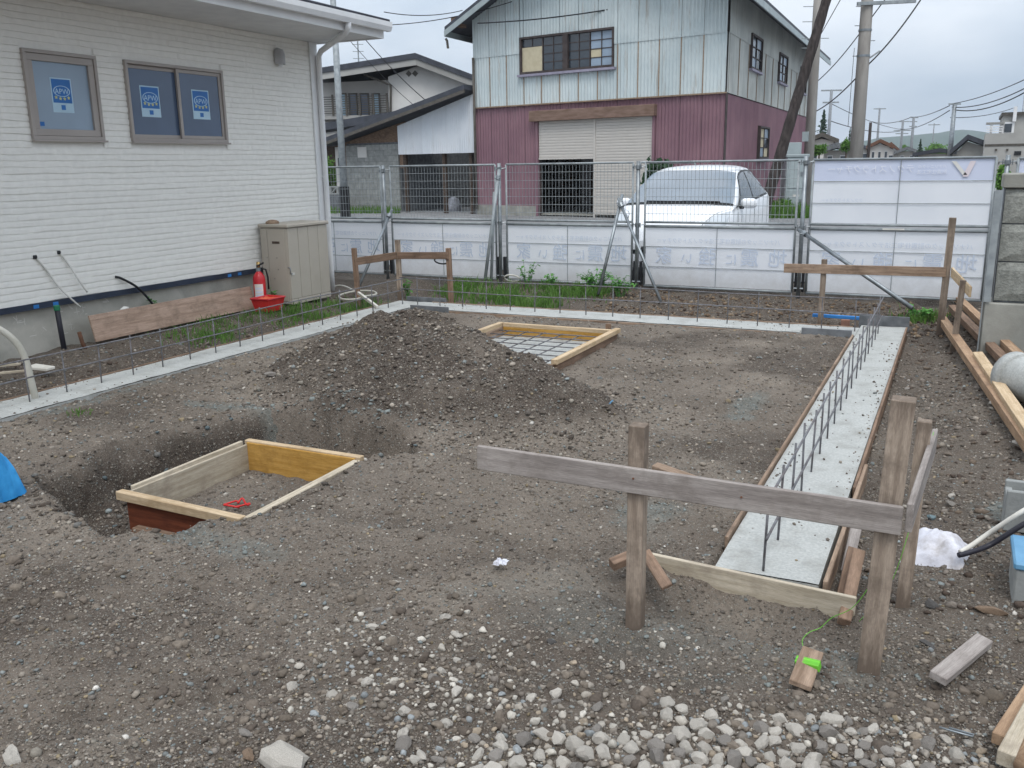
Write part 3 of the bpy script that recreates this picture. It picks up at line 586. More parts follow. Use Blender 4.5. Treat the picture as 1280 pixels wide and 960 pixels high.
BIGST = [((358, 948), .075, 'rock_pale', 'large pale angular rock at the lower left edge', (1.2, .9, .7)), ((440, 881), .032, 'rock_grey', 'round light grey cobble above the large pale rock', (1, 1, .9)),
    ((305, 912), .026, 'rock_grey', 'small grey stone left of the round cobble', (1.4, .8, .8)), ((500, 930), .042, 'rock_grey', 'rough grey rock at the lower edge right of the pale rock', (1, .9, 1)),
    ((527, 940), .03, 'rock_pale', 'smooth pale stone beside the rough grey rock', (1.2, .9, .8)), ((688, 797), .028, 'rock_dark', 'dark brown stone on bare soil right of the pebbles', (1.1, .9, .8)),
    ((778, 822), .024, 'rock_pale', 'white angular stone left of the near batter post', (1.1, .8, .9)), ((1040, 900), .035, 'rock_pale', 'broad pale stone at the right end of the gravel', (1.3, .9, .8)),
    ((1091, 912), .033, 'rock_pale', 'chunky pale stone rightmost of the gravel', (1, .9, .9)), ((1241, 510), .055, 'rock_pale', 'pale rounded stone beside the long timbers', (1.2, .8, .8)),
    ((1276, 560), .06, 'rock_pale', 'pale stone at the right edge below the timbers', (1, 1, .9)), ((1192, 612), .035, 'rock_pale', 'pale pointed stone behind the white sack', (1, .8, 1)),
    ((1166, 632), .028, 'rock_teal', 'blue grey pebble behind the white sack', (.9, .8, .9)), ((1190, 618), .03, 'rock_grey', 'flat grey stone behind the white sack', (1.2, .8, .6)),
    ((1165, 748), .028, 'rock_dark', 'dark stone beside the near corner post', (1.2, .9, .8)), ((1135, 730), .032, 'rock_dark', 'dark clod at the foot of the rear corner post', (1.1, .9, .7)),
    ((1240, 760), .045, 'rock_tan', 'pinkish tan torn piece of rubble beside the blue lid', (1.6, .8, .5)), ((1160, 928), .03, 'rock_grey', 'flat grey stone left of the metal clip', (1.3, .9, .6)),
    ((1135, 472), .03, 'rock_grey', 'grey stone on the damp strip right of the footing', (1.1, .9, .7)), ((15, 945), .04, 'rock_pale', 'pale stone in the lower left corner', (1.2, .9, .8)),
    ((310, 940), .03, 'rock_tan', 'tan stone left of the large pale rock', (1.3, .9, .8)), ((700, 660), .02, 'rock_grey', 'grey stone left of the near batter post foot', (1.1, .9, .7)),
    ((468, 780), .026, 'rock_pale', 'pale stone at the upper edge of the pebbly patch', (1.1, .9, .8)), ((572, 788), .03, 'rock_pale', 'broad pale flat stone at the upper edge of the pebbly patch', (1.4, .8, .5)),
    ((340, 478), .05, 'rock_grey', 'grey stone left of the soil heap', (1.2, .9, .7)), ((205, 655), .03, 'rock_grey', 'grey stone in the dug hollow before the near form box', (1.1, .9, .8)),
    ((1160, 800), .03, 'rock_dark', 'dark flat stone above the wood offcut', (1.4, .7, .5))]
for (u, v), s_, m_, lb, sc in BIGST:
    p = G(u, v); stone(p[0], p[1], s_, m_, lb, None, 'rock', sc)

# ------------------------------------------------------------------ strip footing and rebar
t = thing('strip_footing', (-3.5, 7, -.3), 'pale fresh concrete strip footing round three sides of the plot', 'footing')
def strip(x0, x1, y0, y1, name='concrete_strip'):
    nx = max(2, int((x1-x0)/.04)); ny = max(2, int((y1-y0)/.04)); xs_ = np.linspace(x0, x1, nx+1); ys_ = np.linspace(y0, y1, ny+1); X, Y = np.meshgrid(xs_, ys_)
    Zt = .002+.006*fbm(X, Y, 3, 3, 91)+.004*fbm(X, Y, 14, 2, 92); P = np.stack([X, Y, Zt], -1); mb = MB(); mb.grid(P)
    mb.add([(x0, y0, -.35), (x1, y0, -.35), (x1, y1, -.35), (x0, y1, -.35)], [(0, 3, 2, 1)])
    for a, b in ((0, 1), (1, 2), (2, 3), (3, 0)):
        c = [(x0, y0), (x1, y0), (x1, y1), (x0, y1)]; mb.add([(*c[a], -.35), (*c[b], -.35), (*c[b], -.004), (*c[a], -.004)], [(0, 1, 2, 3)])
    return mb.build(name, 'concrete', t, smooth=False)
strip(LBX[0], LBX[1], .6, BBY[1]-.003); strip(LBX[1]+.003, RBX[0]-.003, *BBY); strip(RBX[0], RBX[1], RBY[0], RBY[1])
def rebar_frame(label, p, q, rails, top, pitch, s0, s1, nm='reinforcement_cage', r=.0064):
    p, q = np.array(p, float), np.array(q, float); L = np.linalg.norm(q-p); d = (q-p)/L; t = thing(nm, (*(p+q)[:2]/2, 0), label, 'rebar', 'rebar frames standing in the footing')
    side = np.array([-d[1], d[0], 0])*.014
    for z in rails:
        pts = [p+d*a+[0, 0, z+.006*sin(a*1.7+z*9)]+side*.0 for a in np.linspace(0, L, 20)]; MB().tube(pts, r, 6).build('horizontal_bar', 'rebar', t, smooth=True)
    a = s0
    vm = None
    while a < s1:
        c = p+d*a+side; tl = random.uniform(-.008, .008)
        MB().tube([c+[0, 0, -.05], c+np.array([tl, tl, top+random.uniform(-.01, .02)])], r*.95, 6).build('vertical_bar', 'rebar', t, smooth=True); a += pitch
    return t
rebar_frame('rebar rails and uprights standing in the left footing beside the white house', (-6.375, 1.0, 0), (-6.375, 9.88, 0), (.19, .335), .34, .336, .47, 8.9)
rebar_frame('rebar rails and uprights standing in the back footing before the fence', (-6.42, 9.87, 0), (-.62, 9.87, 0), (.195, .345), .35, .332, .25, 5.7)
rebar_frame('row of rebar uprights standing in the right footing', (-.615, 3.72, 0), (-.615, 10.05, 0), (.16, .35), .375, .357, .04, 6.3)

# form boards along the footings
def fb(name, label, p, q, wd, h, m, roll=0.0, cat='board', group=None): return tag(board(name, p, q, wd, h, m, None, roll), label, cat, group)
fb('form_board', 'weathered form board along the inner edge of the right footing', (-.845, 4.0, -.05), (-.845, 9.55, -.05), .018, .16, 'wood_tan')
fb('form_board', 'pinkish form board along the outer edge of the right footing', (-.372, 4.95, -.06), (-.378, 10.2, -.06), .018, .17, 'wood_brown')
fb('form_board', 'short tan form board at the near end of the outer footing edge', (-.362, 3.70, -.06), (-.348, 5.35, -.055), .02, .18, 'wood_tan')
fb('form_board', 'weathered plywood end board closing the near end of the right footing', (-1.13, 3.70, -.075), (-.235, 3.655, -.09), .022, .19, 'wood_pale')
fb('form_board', 'thin dark form board along the house side of the left footing', (-6.62, .8, -.06), (-6.62, 9.9, -.06), .018, .14, 'wood_brown')
fb('form_board', 'thin form board along the fence side of the back footing', (-6.1, 10.135, -.06), (-.9, 10.135, -.06), .018, .14, 'wood_tan')
fb('form_board', 'thin form board along the inner edge of the back footing', (-5.6, 9.615, -.07), (-1.4, 9.615, -.07), .014, .13, 'wood_tan')
fb('metal_form', 'dark corner form at the far left corner of the footing', (-6.1, 9.6, -.02), (-5.55, 9.6, -.02), .02, .13, 'concrete_dark', 0, 'form')
fb('metal_form', 'dark corner form where the back footing meets the right footing', (-1.35, 9.6, .0), (-.86, 9.6, .0), .02, .12, 'concrete_dark', 0, 'form')
fb('metal_form', 'grey end form at the far end of the right footing', (-.86, 10.33, .03), (-.36, 10.33, .03), .02, .16, 'concrete_dark', 0, 'form')
fb('metal_form', 'grey form behind the far left corner of the footing', (-6.5, 10.15, -.0), (-5.9, 10.15, -.0), .02, .12, 'concrete_dark', 0, 'form')
fb('spacer_board', 'bright blue board lying behind the back footing corner', (-1.38, 10.62, .03), (-.85, 10.55, .035), .05, .035, 'blue_board', 0, 'board')
fb('brick', 'small brown brick beside the bright blue board', (-1.05, 10.4, 0), (-.96, 10.4, 0), .06, .07, 'brick_red', 0, 'brick')
# short stakes against the outer form
for i, (px_, py_, hh, m_) in enumerate(((-.30, 4.02, .06, 'wood_brown'), (-.27, 3.92, .10, 'wood_brown'), (-.315, 4.38, .08, 'wood_grey'))):
    lb = ['pointed brown stake against the near outer form', 'split brown stake nearest to the end board', 'grey stake against the outer form behind the brown stakes'][i]
    fb('form_stake', lb, (px_, py_-.32, -.09), (px_+.01, py_+.05, hh-.03), .05, .045, m_, .2, 'stake', 'stakes against the footing form')
fb('wood_offcut', 'light brown offcut leaning behind the near batter post', G(806, 690, .06), G(834, 734, .0), .05, .018, 'wood_brown', .4, 'offcut')
fb('wood_offcut', 'square brown stake end left of the near batter post', G(764, 706, .03), G(802, 690, .06), .045, .045, 'wood_brown', .3, 'stake')
fb('wood_offcut', 'thin brown offcut lying on soil behind the long batter board', G(818, 583, .06), G(875, 603, .03), .06, .035, 'wood_tan', .1, 'offcut')

# ------------------------------------------------------------------ form boxes
x0, x1, y0, y1 = FR1
t = thing('form_box', ((x0+x1)/2, (y0+y1)/2, -.2), 'open wooden form box with yellow inner panel in the near dug pit', 'form box')
def panel(p, q, h, zt, m, nm='form_panel', wd=.014): return board(nm, (p[0], p[1], zt-h/2), (q[0], q[1], zt-h/2), wd, h, m, t)
panel((x0+.02, y0+.03), (x0+.02, y1-.03), .22, -.012, 'wood_pale'); board('cap_batten', (x0, y0+.06, -.02), (x0, y1-.05, -.01), .022, .05, 'wood_pale', t)
panel((x0+.02, y1-.025), (x1-.02, y1-.025), .22, .0, 'wood_yellow'); board('cap_batten', (x0-.01, y1+.008, -.015), (x1+.01, y1+.008, -.015), .045, .045, 'wood_new', t)
panel((x1-.03, y0+.03), (x1-.03, y1-.04), .20, -.03, 'wood_pale'); board('cap_batten', (x1, y0+.0, -.045), (x1, y1-.03, -.03), .05, .05, 'wood_pale', t)
panel((x0+.01, y0+.012), (x1-.05, y0+.012), .23, -.03, 'wood_red'); board('cap_batten', (x0-.02, y0-.012, -.025), (x1-.02, y0-.012, -.04), .05, .05, 'wood_new', t)
board('lower_batten', (x0+.1, y0-.03, -.21), (x1-.25, y0-.04, -.205), .05, .04, 'wood_brown', t)
o = MB(); 
for k_ in range(2):
    pts = [(-3.65+.28*k_+.05*cos(a)+.03*sin(3*a), 3.78+.22*k_*(.3)+.05*sin(a)+.02*cos(4*a), -.165+.006*sin(5*a)) for a in np.linspace(0, 9, 40)]
    tag(MB().tube(pts, .006, 5).build('red_string', 'red_dull', smooth=True), ['loose coil of red string on the left of the form box floor', 'loose coil of red string on the right of the form box floor'][k_], 'string')
x0, x1, y0, y1 = FR2; zt = .06
t = thing('form_box', ((x0+x1)/2, (y0+y1)/2, -.05), 'wooden form box with concrete floor behind the soil heap', 'form box')
panel((x0, y0), (x0, y1), .2, zt, 'wood_tan', wd=.05); panel((x0+.03, y1), (x1-.03, y1), .2, zt, 'wood_yellow', wd=.03); panel((x1, y0-.05), (x1, y1+.08), .2, zt-.01, 'wood_brown', wd=.03); panel((x0+.03, y0), (x1-.03, y0), .2, zt-.02, 'wood_tan', wd=.03)
board('cap_batten', (x0-.005, y0-.02, zt+.022), (x0-.005, y1+.02, zt+.022), .055, .045, 'wood_new', t); board('cap_batten', (x0+.03, y1+.01, zt+.02), (x1-.03, y1+.01, zt+.02), .05, .04, 'wood_new', t); board('cap_batten', (x1+.005, y0-.08, zt+.02), (x1+.005, y1+.12, zt+.02), .06, .045, 'wood_new', t)
board('stub_stake', (x1-.08, y1+.07, zt-.1), (x1-.08, y1+.07, zt+.09), .05, .04, 'wood_brown', t)
mb = MB(); xs_ = np.linspace(x0+.03, x1-.02, 20); ys_ = np.linspace(y0+.02, y1-.02, 20); X, Y = np.meshgrid(xs_, ys_); mb.grid(np.stack([X, Y, -.035+.008*fbm(X, Y, 4, 3, 95)], -1)); mb.build('concrete_floor', 'concrete', t)
t = thing('rebar_mesh', ((x0+x1)/2, (y0+y1)/2, .08), 'square rebar mesh lying inside the form box behind the heap', 'rebar')
for a in np.arange(x0+.12, x1-.05, .2): MB().tube([(a, y0+.03, .03), (a+.01, y1-.03, .03)], .006, 6).build('bar', 'rebar', t, smooth=True)
for a in np.arange(y0+.12, y1-.05, .2): MB().tube([(x0+.04, a, .042), (x1-.04, a+.01, .042)], .006, 6).build('bar', 'rebar', t, smooth=True)
MB().tube([(x0+.45, y0+.3, -.05), (x0+.45, y0+.3, .06)], .006, 6).build('bar', 'rebar', t, smooth=True)

# ------------------------------------------------------------------ batter boards
t = thing('batter_board', (-.5, 3.1, 0), 'near batter board of weathered grey planks on three square posts', 'batter board', 'batter boards at the plot corners')
def post(x, y, z0, z1, w_, m, lx=0, ly=0, nm='post', w2=None): return board(nm, (x-lx, y-ly, z0), (x, y, z1), w_, w2 or w_, 'wood_post' if m == 'wood_tan' else m, t)
post(-1.0, 3.115, -.15, .80, .062, 'wood_tan'); post(-.105, 3.13, -.15, .985, .075, 'wood_tan', .04, .0); post(-.045, 3.80, -.2, .74, .055, 'wood_tan', .02)
board('plank', (-1.66, 3.07, .60), (-.075, 3.07, .585), .02, .10, 'wood_grey', t); pa = G(1131, 640, .655); board('plank', (-.055, 3.06, .60), (-.005, 4.02, .60), .022, .10, 'wood_grey', t)
MB().tube([(-1.0, 3.056, .605), (-1.0, 3.062, .605)], .004, 8).build('nail', 'rust', t); MB().tube([(-.6, 3.056, .592), (-.6, 3.062, .592)], .004, 8).build('nail', 'rust', t)
# green builder's line wound on an offcut
pa = G(990, 858); pb = G(1025, 815); c = (pa+pb)/2
t = thing('line_winder', (c[0]+.02, c[1], 0), 'small wood block wound with bright green line before the corner post', 'line winder')
pa = G(1000, 857, .02); pb = G(1016, 814, .03); board('block', pa, pb, .075, .022, 'wood_tan', t, .15)
mid = pa+(pb-pa)*.6; dv = (pb-pa)/np.linalg.norm(pb-pa)
for k_ in range(5):
    c_ = mid+dv*(k_-2)*.008; board('line_turn', c_-np.array([.042, -.012, .003]), c_+np.array([.042, -.012, .009]), .008, .027, 'line_green', t, .15)
pts = [PY(1092, 715, 3.3), PY(1085, 735, 3.32), PY(1065, 760, 3.33), PY(1040, 772, 3.32), G(1025, 785, .02), G(1012, 790, .015), G(1003, 800, .012), G(1005, 812, .03)]
tag(MB().tube(spl(pts), .0014, 5).build('string_line', 'line_green', smooth=True), 'thin bright green string curling from the footing to the wood block', 'string')
pts = [PX(1140, 575, .02) if False else np.array([-.01, 3.95, .655]), np.array([-.03, 3.6, .60]), np.array([-.055, 3.2, .5]), np.array([-.1, 3.17, .3]), np.array([-.19, 3.22, .12])]
tag(MB().tube(spl(pts), .0013, 5).build('string_line', 'line_green', smooth=True), 'thin green string hanging along the near corner post', 'string')
# far right
t = thing('batter_board', (-.2, 11, 0), 'far right batter board of brown planks before the tall white fence panel', 'batter board', 'batter boards at the plot corners')
pa = PY(1028, 323, 10.42); post(-1.27, 10.42, -.15, PY(1028, 324, 10.42)[2], .055, 'wood_tan', .0); post(-.045, 10.45, -.12, PY(1180, 272, 10.45)[2], .07, 'wood_tan', .02); post(.10, 9.55, -.15, PY(1194, 350, 9.55)[2], .055, 'wood_tan', .03)
zb = PY(1180, 340, 10.4)[2]; board('plank', (PY(980, 335, 10.38)[0], 10.375, PY(980, 335, 10.38)[2]), (-.06, 10.39, zb), .02, .10, 'wood_tan', t); board('plank', (-.005, 10.42, zb), (PY(1213, 365, 9.3)[0], 9.3, PY(1213, 365, 9.3)[2]), .02, .10, 'wood_new', t)
# far left
t = thing('batter_board', (-7, 10.8, 0), 'far left batter board of brown planks beside the beige cabinet', 'batter board', 'batter boards at the plot corners')
pL, pM, pR = G(446, 375), G(498, 362), G(562, 362)
def zat(u, v, p): return PY(u, v, p[1])[2]
pMy = 10.75; xM = PY(498, 330, pMy)[0]; xR = PY(561, 330, pMy)[0]
post(pL[0], pL[1], -.15, zat(440, 310, pL), .055, 'wood_brown', -.03); post(xM, pMy, -.15, PY(495, 300, pMy)[2], .06, 'wood_tan', -.01); post(xR, pMy, -.15, PY(559, 310, pMy)[2], .06, 'wood_brown', -.02)
a = np.array([pL[0]+.02, pL[1]-.03, zat(446, 327, pL)]); b = np.array([xM, pMy-.04, PY(496, 319, pMy)[2]]); board('plank', a, b, .02, .10, 'wood_brown', t); board('plank', b+[0.02, -.0, 0], (xR+.02, pMy-.045, PY(560, 319, pMy)[2]), .02, .095, 'wood_brown', t)

# ------------------------------------------------------------------ white house on the left
HX, HY0, HY1, HZ0, HZ1 = -8.15, 1.5, 10.64, .48, 3.40
house = thing('house', (HX-2, 6, -.1), 'white house with stone pattern siding and taupe windows on the left', 'house')
WIN = [(6.14, 6.98, 2.05, 2.89), (7.34, 8.80, 2.05, 2.89)]
mb = MB(); xa = HX-.16
mb.box(xa, HX, HY0, WIN[0][0], HZ0, HZ1); mb.box(xa, HX, WIN[0][1], WIN[1][0], HZ0, HZ1); mb.box(xa, HX, WIN[1][1], HY1, HZ0, HZ1)
for y0, y1, z0, z1 in WIN: mb.box(xa, HX, y0, y1, HZ0, z0); mb.box(xa, HX, y0, y1, z1, HZ1)
mb.box(HX-6, xa-.002, HY0, HY0+.15, HZ0, HZ1); mb.box(HX-6, xa-.002, HY1-.15, HY1-.001, HZ0, HZ1)
mb.build('wall', 'siding', house)
mb = MB(); mb.box(HX-6, HX-.035, HY0, HY1-.035, -.5, HZ0-.05); mb.build('foundation', 'foundation', house)
mb = MB(); mb.box(HX-.03, HX+.022, HY0, HY1+.01, HZ0-.05, HZ0); mb.box(HX-.03, HX+.034, HY0, HY1+.02, HZ0-.058, HZ0-.05); mb.build('base_flashing', 'flashing', house)
nc = 47; ch = (HZ1-HZ0)/nc
for k in range(nc):
    za, zb = HZ0+k*ch+.003, HZ0+(k+1)*ch-.001; iv = [(HY0, HY1-.132)]
    for y0, y1, z0, z1 in WIN:
        if zb > z0-.02 and za < z1+.02:
            iv = [q for a, b in iv for q in ((a, min(b, y0-.0)), (max(a, y1+.0), b)) if q[1]-q[0] > .02]
    rr = random.Random(k)
    # random stone lengths along the course, each with its own relief and a wavy lower edge
    joints = [HY0]
    while joints[-1] < HY1: joints.append(joints[-1]+rr.uniform(.5, 1.2))
    off = [rr.uniform(.0, .004) for _ in joints]; dz = [rr.uniform(-.006, .006) for _ in joints]
    for a, b in iv:
        n = max(2, int((b-a)/.035)); ysq = np.linspace(a, b, n+1); J = np.searchsorted(joints, ysq, side='right')-1
        o_ = np.array([off[j] for j in J])+.006*vnoise(ysq*7, np.full_like(ysq, k*3.3), 5); wv = lambda kk: (.010*vnoise(ysq*3.4, np.full_like(ysq, kk*1.7), 6)+.008*vnoise(ysq*8.5, np.full_like(ysq, kk*2.9), 7))
        near_j = np.array([min(abs(y-joints[j]), abs(joints[min(j+1, len(joints)-1)]-y)) for y, j in zip(ysq, J)]); o_ = o_-.003*(near_j < .018)
        rows = [(np.full_like(ysq, .0), za+wv(k)), (.008+o_, za+wv(k)+.001), (.009+o_, (za+zb)/2+wv(k)*.5+wv(k+1)*.5), (.008+o_, zb-.0055+wv(k+1)), (np.full_like(ysq, .0), zb-.005+wv(k+1))]
        mb = MB(); mb.grid(np.array([[(HX+p, y, q) for p, y, q in zip(pr, ysq, zz)] for pr, zz in rows])); mb.build('siding_course', 'siding', house)
mb = MB(); mb.box(HX-.002, HX+.034, HY1-.13, HY1+.03, HZ0+.002, HZ1-.002); mb.box(HX-.06, HX-.003, HY1+.0, HY1+.03, HZ0+.002, HZ1-.002); mb.build('corner_trim', 'white_trim', house, bevel=.004)
# eaves: soffit, fascia, gutter, roof
EX, EY = -7.08, 10.70
mb = MB(); mb.box(HX-6, EX, HY0, EY, HZ1, HZ1+.03); mb.build('soffit', 'soffit', house)
mb = MB(); mb.box(EX+.002, EX+.03, HY0, EY+.02, HZ1-.015, HZ1+.19); mb.box(HX-6, EX, EY+.002, EY+.03, HZ1-.015, HZ1+.19); mb.build('fascia', 'white_trim', house)
mb = MB(); gx = EX+.032
prof = [(0, .05), (.0, -.03), (.03, -.055), (.09, -.055), (.115, .0), (.115, .06), (.105, .06), (.105, .0), (.085, -.043), (.035, -.043), (.01, -.02), (.01, .05)]
mb.prism([(gx+a, HY0, HZ1+.125+b) for a, b in prof], (0, EY+.06-HY0, 0)); mb.build('gutter', 'white_trim', house)
mb = MB(); mb.prism([(EX+.09, HY0, HZ1+.195), (EX+.09, HY0, HZ1+.225), (HX-6, HY0, HZ1+2.2), (HX-6, HY0, HZ1+2.1)], (0, EY+.09-HY0, 0)); mb.build('roof', 'roof_dark', house)
mb = MB(); a = np.array([EX-.05, EY-.55, HZ1-.005]); b = np.array([HX+.07, HY1+.0, HZ1-.13])
dp = house
pts = [(EX+.09, 9.85, HZ1+.08), (EX+.08, 9.85, HZ1+.01), (EX+.02, 9.88, HZ1-.035), (HX+.14, HY1-.02, HZ1-.12), (HX+.08, HY1+.0, HZ1-.18), (HX+.07, HY1, HZ1-.6), (HX+.07, HY1, .3), (HX+.07, HY1, .0)]
MB().tube(pts, .038, 12).build('downpipe', 'white_trim', house, smooth=True)
for z in (2.6, 1.6): MB().box(HX+.03, HX+.085, HY1-.04, HY1+.04, z, z+.025).build('pipe_bracket', 'white_trim', house)
# windows
def sticker(parent, xq, yc, zc, w_, h_):
    mb = MB(); mb.box(xq, xq+.0015, yc-w_/2, yc+w_/2, zc-h_/2, zc+h_/2); s = mb.build('sticker', 'pale_print', parent)
    x2 = xq+.0016; e = w_*.05
    mb = MB(); mb.box(x2, x2+.001, yc-w_/2+e, yc+w_/2-e, zc-h_*.22, zc+h_/2-e); mb.build('blue_field', 'blue_print', s)
    x3 = x2+.0011; mb = MB(); n = 28; ri, ro = .36, .40
    for k in range(n):
        a0, a1 = 2*pi*k/n, 2*pi*(k+1)/n
        mb.add([(x3, yc+w_*r_*cos(a_), zc+h_*.12+w_*r_*.55*sin(a_)) for r_, a_ in ((ri, a0), (ro, a0), (ro, a1), (ri, a1))], [(0, 1, 2, 3)])
    mb.build('oval_ring', 'pale_print', s)
    V, Fc = text_mesh('APW', w_*.30); mb = MB(); mb.add([(x3, yc+p[0], zc+h_*.12-w_*.11+p[1]) for p in V], Fc); mb.build('lettering', 'pale_print', s)
    for k in range(4):
        cy = yc+(k-1.5)*w_*.2; mb = MB(); cz = zc-h_*.08-.01*(1-abs(k-1.5)); pts = []
        for q in range(10): r_ = w_*(.085 if q % 2 == 0 else .04); a_ = pi/2+q*pi/5; pts.append((x3, cy+r_*cos(a_), cz+r_*sin(a_)))
        mb.add([(x3, cy, cz)]+pts, [(0, 1+q, 1+(q+1) % 10) for q in range(10)]); mb.build('star', 'yellow_print', s)
    mb = MB(); mb.box(x3-.001, x3, yc-w_*.1, yc+w_*.1, zc-h_*.42, zc-h_*.28); mb.build('small_mark', 'blue_print', s)
def frame_rect(mb, xa, xb, y0, y1, z0, z1, t_):
    mb.box(xa, xb, y0, y1, z0, z0+t_); mb.box(xa, xb, y0, y1, z1-t_, z1); mb.box(xa, xb, y0, y0+t_, z0+t_, z1-t_); mb.box(xa, xb, y1-t_, y1, z0+t_, z1-t_)
for i, (y0, y1, z0, z1) in enumerate(WIN):
    mb = MB(); frame_rect(mb, HX-.05, HX+.045, y0, y1, z0, z1, .035); wn_ = mb.build('window', 'taupe', house, bevel=.003)
    wn_['label'] = ['single taupe window nearer the camera with one blue sticker', 'two pane sliding taupe window with two blue stickers'][i]
    mb = MB(); mb.box(HX+.03, HX+.07, y0-.01, y1+.01, z0-.018, z0+.0); mb.build('sill', 'taupe', wn_)
    if i == 0:
        mb = MB(); frame_rect(mb, HX-.02, HX+.03, y0+.037, y1-.037, z0+.037, z1-.037, .065); mb.build('sash', 'taupe', wn_, bevel=.003)
        mb = MB(); mb.box(HX-.005, HX+.003, y0+.08, y1-.08, z0+.08, z1-.08); pn = mb.build('pane', 'glass_frost', wn_)  # frosted pane, its reflection put into the paler glass colour
        sticker(wn_, HX+.0035, (y0+y1)/2-.01, z0+.43, .24, .33); mb = MB(); mb.box(HX+.0035, HX+.005, y0+.11, y0+.17, z0+.13, z0+.17); mb.build('small_sticker', 'blue_print', wn_)
    else:
        ym = (y0+y1)/2+.02
        for a, b, xo in ((y0+.037, ym+.03, -.03), (ym-.02, y1-.037, .0)):
            mb = MB(); frame_rect(mb, HX+xo, HX+xo+.026, a, b, z0+.037, z1-.037, .038); mb.build('sash', 'taupe', wn_, bevel=.002)
            mb = MB(); mb.box(HX+xo+.008, HX+xo+.014, a+.03, b-.03, z0+.07, z1-.07); mb.build('pane', 'glass', wn_)
        for yc, xo in ((y0+.35, -.03), (ym+.33, .0)): sticker(wn_, HX+xo+.0145, yc, z0+.43, .27, .33)
# wall lamp
lp = MB(); lp.box(HX+.015, HX+.03, 9.79, 9.91, 3.06, 3.20); wl = lp.build('wall_lamp', 'lamp_grey', house, bevel=.004)
mb = MB(); n = 10; P = np.array([[(HX+.03+(.0 if j == 3 else .10)*sin(pi*i/n)*(1.0 if j < 2 else .75), 9.85+.07*cos(pi*i/n)*(1, 1, .85, .3)[j], 3.05+[0, .12, .18, .205][j]) for i in range(n+1)] for j in range(4)]); mb.grid(P); mb.build('shade', 'lamp_grey', wl, smooth=True)
MB().lathe((HX+.06, 9.85, 3.02), [(.025, .0), (.035, .02), (.035, .06)], 10).build('bulb_guard', 'white_trim', wl)
# pipe stubs and cables out of the wall
for i, (y, z, ex) in enumerate(((6.0, .93, [(.03, 6.1, .78), (.05, 6.2, .6), (.09, 6.38, .38)]), (6.27, .95, [(.04, 6.36, .8), (.06, 6.42, .66), (.07, 6.5, .52)]))):
    MB().lathe((HX+.012, y, z), [(.018, -.018), (.022, 0), (.018, .018)], 10).build('cable_entry', 'black', house)
    MB().tube(spl([(HX+.02, y, z)]+[(HX+a, b, c) for a, b, c in ex]), .009, 6).build('white_cable', 'paper', house, smooth=True)
MB().tube(spl([(HX+.01, 6.92, .63), (HX+.05, 6.98, .60), (HX+.08, 7.15, .48), (HX+.09, 7.3, .3), (HX+.10, 7.42, .12)]), .013, 8).build('black_cable', 'black', house, smooth=True)
for y in (5.9, 6.12, 8.6, 8.78): MB().box(HX+.023, HX+.026, y, y+.06, HZ0-.055, HZ0-.015).build('blue_tape', 'blue_board', house)
# chalk marks on the foundation
rr = random.Random(3)
for cy, cz in ((5.75, .30), (6.3, .36), (6.42, .30), (6.25, .16), (6.75, .36), (5.95, .2)):
    mb = MB()
    for q in range(6):
        y_, z_ = cy+rr.uniform(-.1, .1), cz+rr.uniform(-.05, .05); a_ = rr.choice((0, 1.57, .7, 2.3)); l_ = rr.uniform(.03, .08); mb.add([(HX-.0335, y_, z_), (HX-.0335, y_+l_*cos(a_), z_+l_*sin(a_)), (HX-.0335, y_+l_*cos(a_)+.004*sin(a_), z_+l_*sin(a_)+.005), (HX-.0335, y_+.004, z_+.005)], [(0, 1, 2, 3)])
    mb.build('chalk_mark', 'paper', house)

# things along the house
cb = thing('outdoor_cabinet', (-7.88, 9.6, 0), 'tall beige metal cabinet standing at the house corner', 'cabinet')
cx0, cx1, cy0, cy1, cz = -8.09, -7.64, 9.2, 10.02, 1.0
mb = MB(); mb.box(cx0, cx1-.02, cy0, cy1, .02, cz); mb.build('body', 'beige', cb, bevel=.008)
n = 4; e = (cy1-cy0)/n
for k in range(n): MB().box(cx1-.018, cx1, cy0+k*e+.003, cy0+(k+1)*e-.003, .09, cz-.005).build('front_panel', 'beige', cb, bevel=.004)
MB().box(cx1-.017, cx1+.003, cy0, cy1, .02, .085).build('plinth', 'beige', cb, bevel=.004)
MB().box(cx0-.015, cx1+.02, cy0-.02, cy1+.02, cz+.002, cz+.045).build('lid', 'beige', cb, bevel=.01)
for a, b in ((cx0+.02, cx0+.12), (cx0+.13, cx1-.05)): MB().box(a, b, cy0-.008, cy0-.001, .06, cz-.02).build('side_panel', 'beige', cb, bevel=.003)
MB().box(cx0+.2, cx0+.32, cy0-.011, cy0-.0085, .80, .83).build('name_plate', 'wood_dark', cb)
MB().tube([(cx1-.03, cy0-.004, .50), (cx1+.012, cy0-.004, .5), (cx1+.012, cy0-.004, .42), (cx1-.0, cy0+.05, .42)], .006, 6).build('latch', 'steel', cb, smooth=True); MB().box(cx1+.001, cx1+.006, cy0+.02, cy0+.08, .40, .43).build('latch_tag', 'paper', cb)
for q in ((.1, .62), (.26, .62), (.12, .45), (.27, .47), (.2, .35)): MB().tube([(cx0+q[0], cy0-.013, q[1]), (cx0+q[0], cy0-.008, q[1])], .006, 8).build('screw', 'steel', cb)
tag(MB().lathe((cx0+.12, cy0+.12, cz+.04), [(.02, 0), (.09, .0), (.085, .03), (.05, .05), (.02, .055)], 14).build('stone', 'rock_tan', smooth=True), 'flat brown stone on top of the beige cabinet', 'stone')
ex = thing('fire_extinguisher', (-7.86, 8.86, 0), 'red fire extinguisher standing against the house foundation', 'extinguisher')
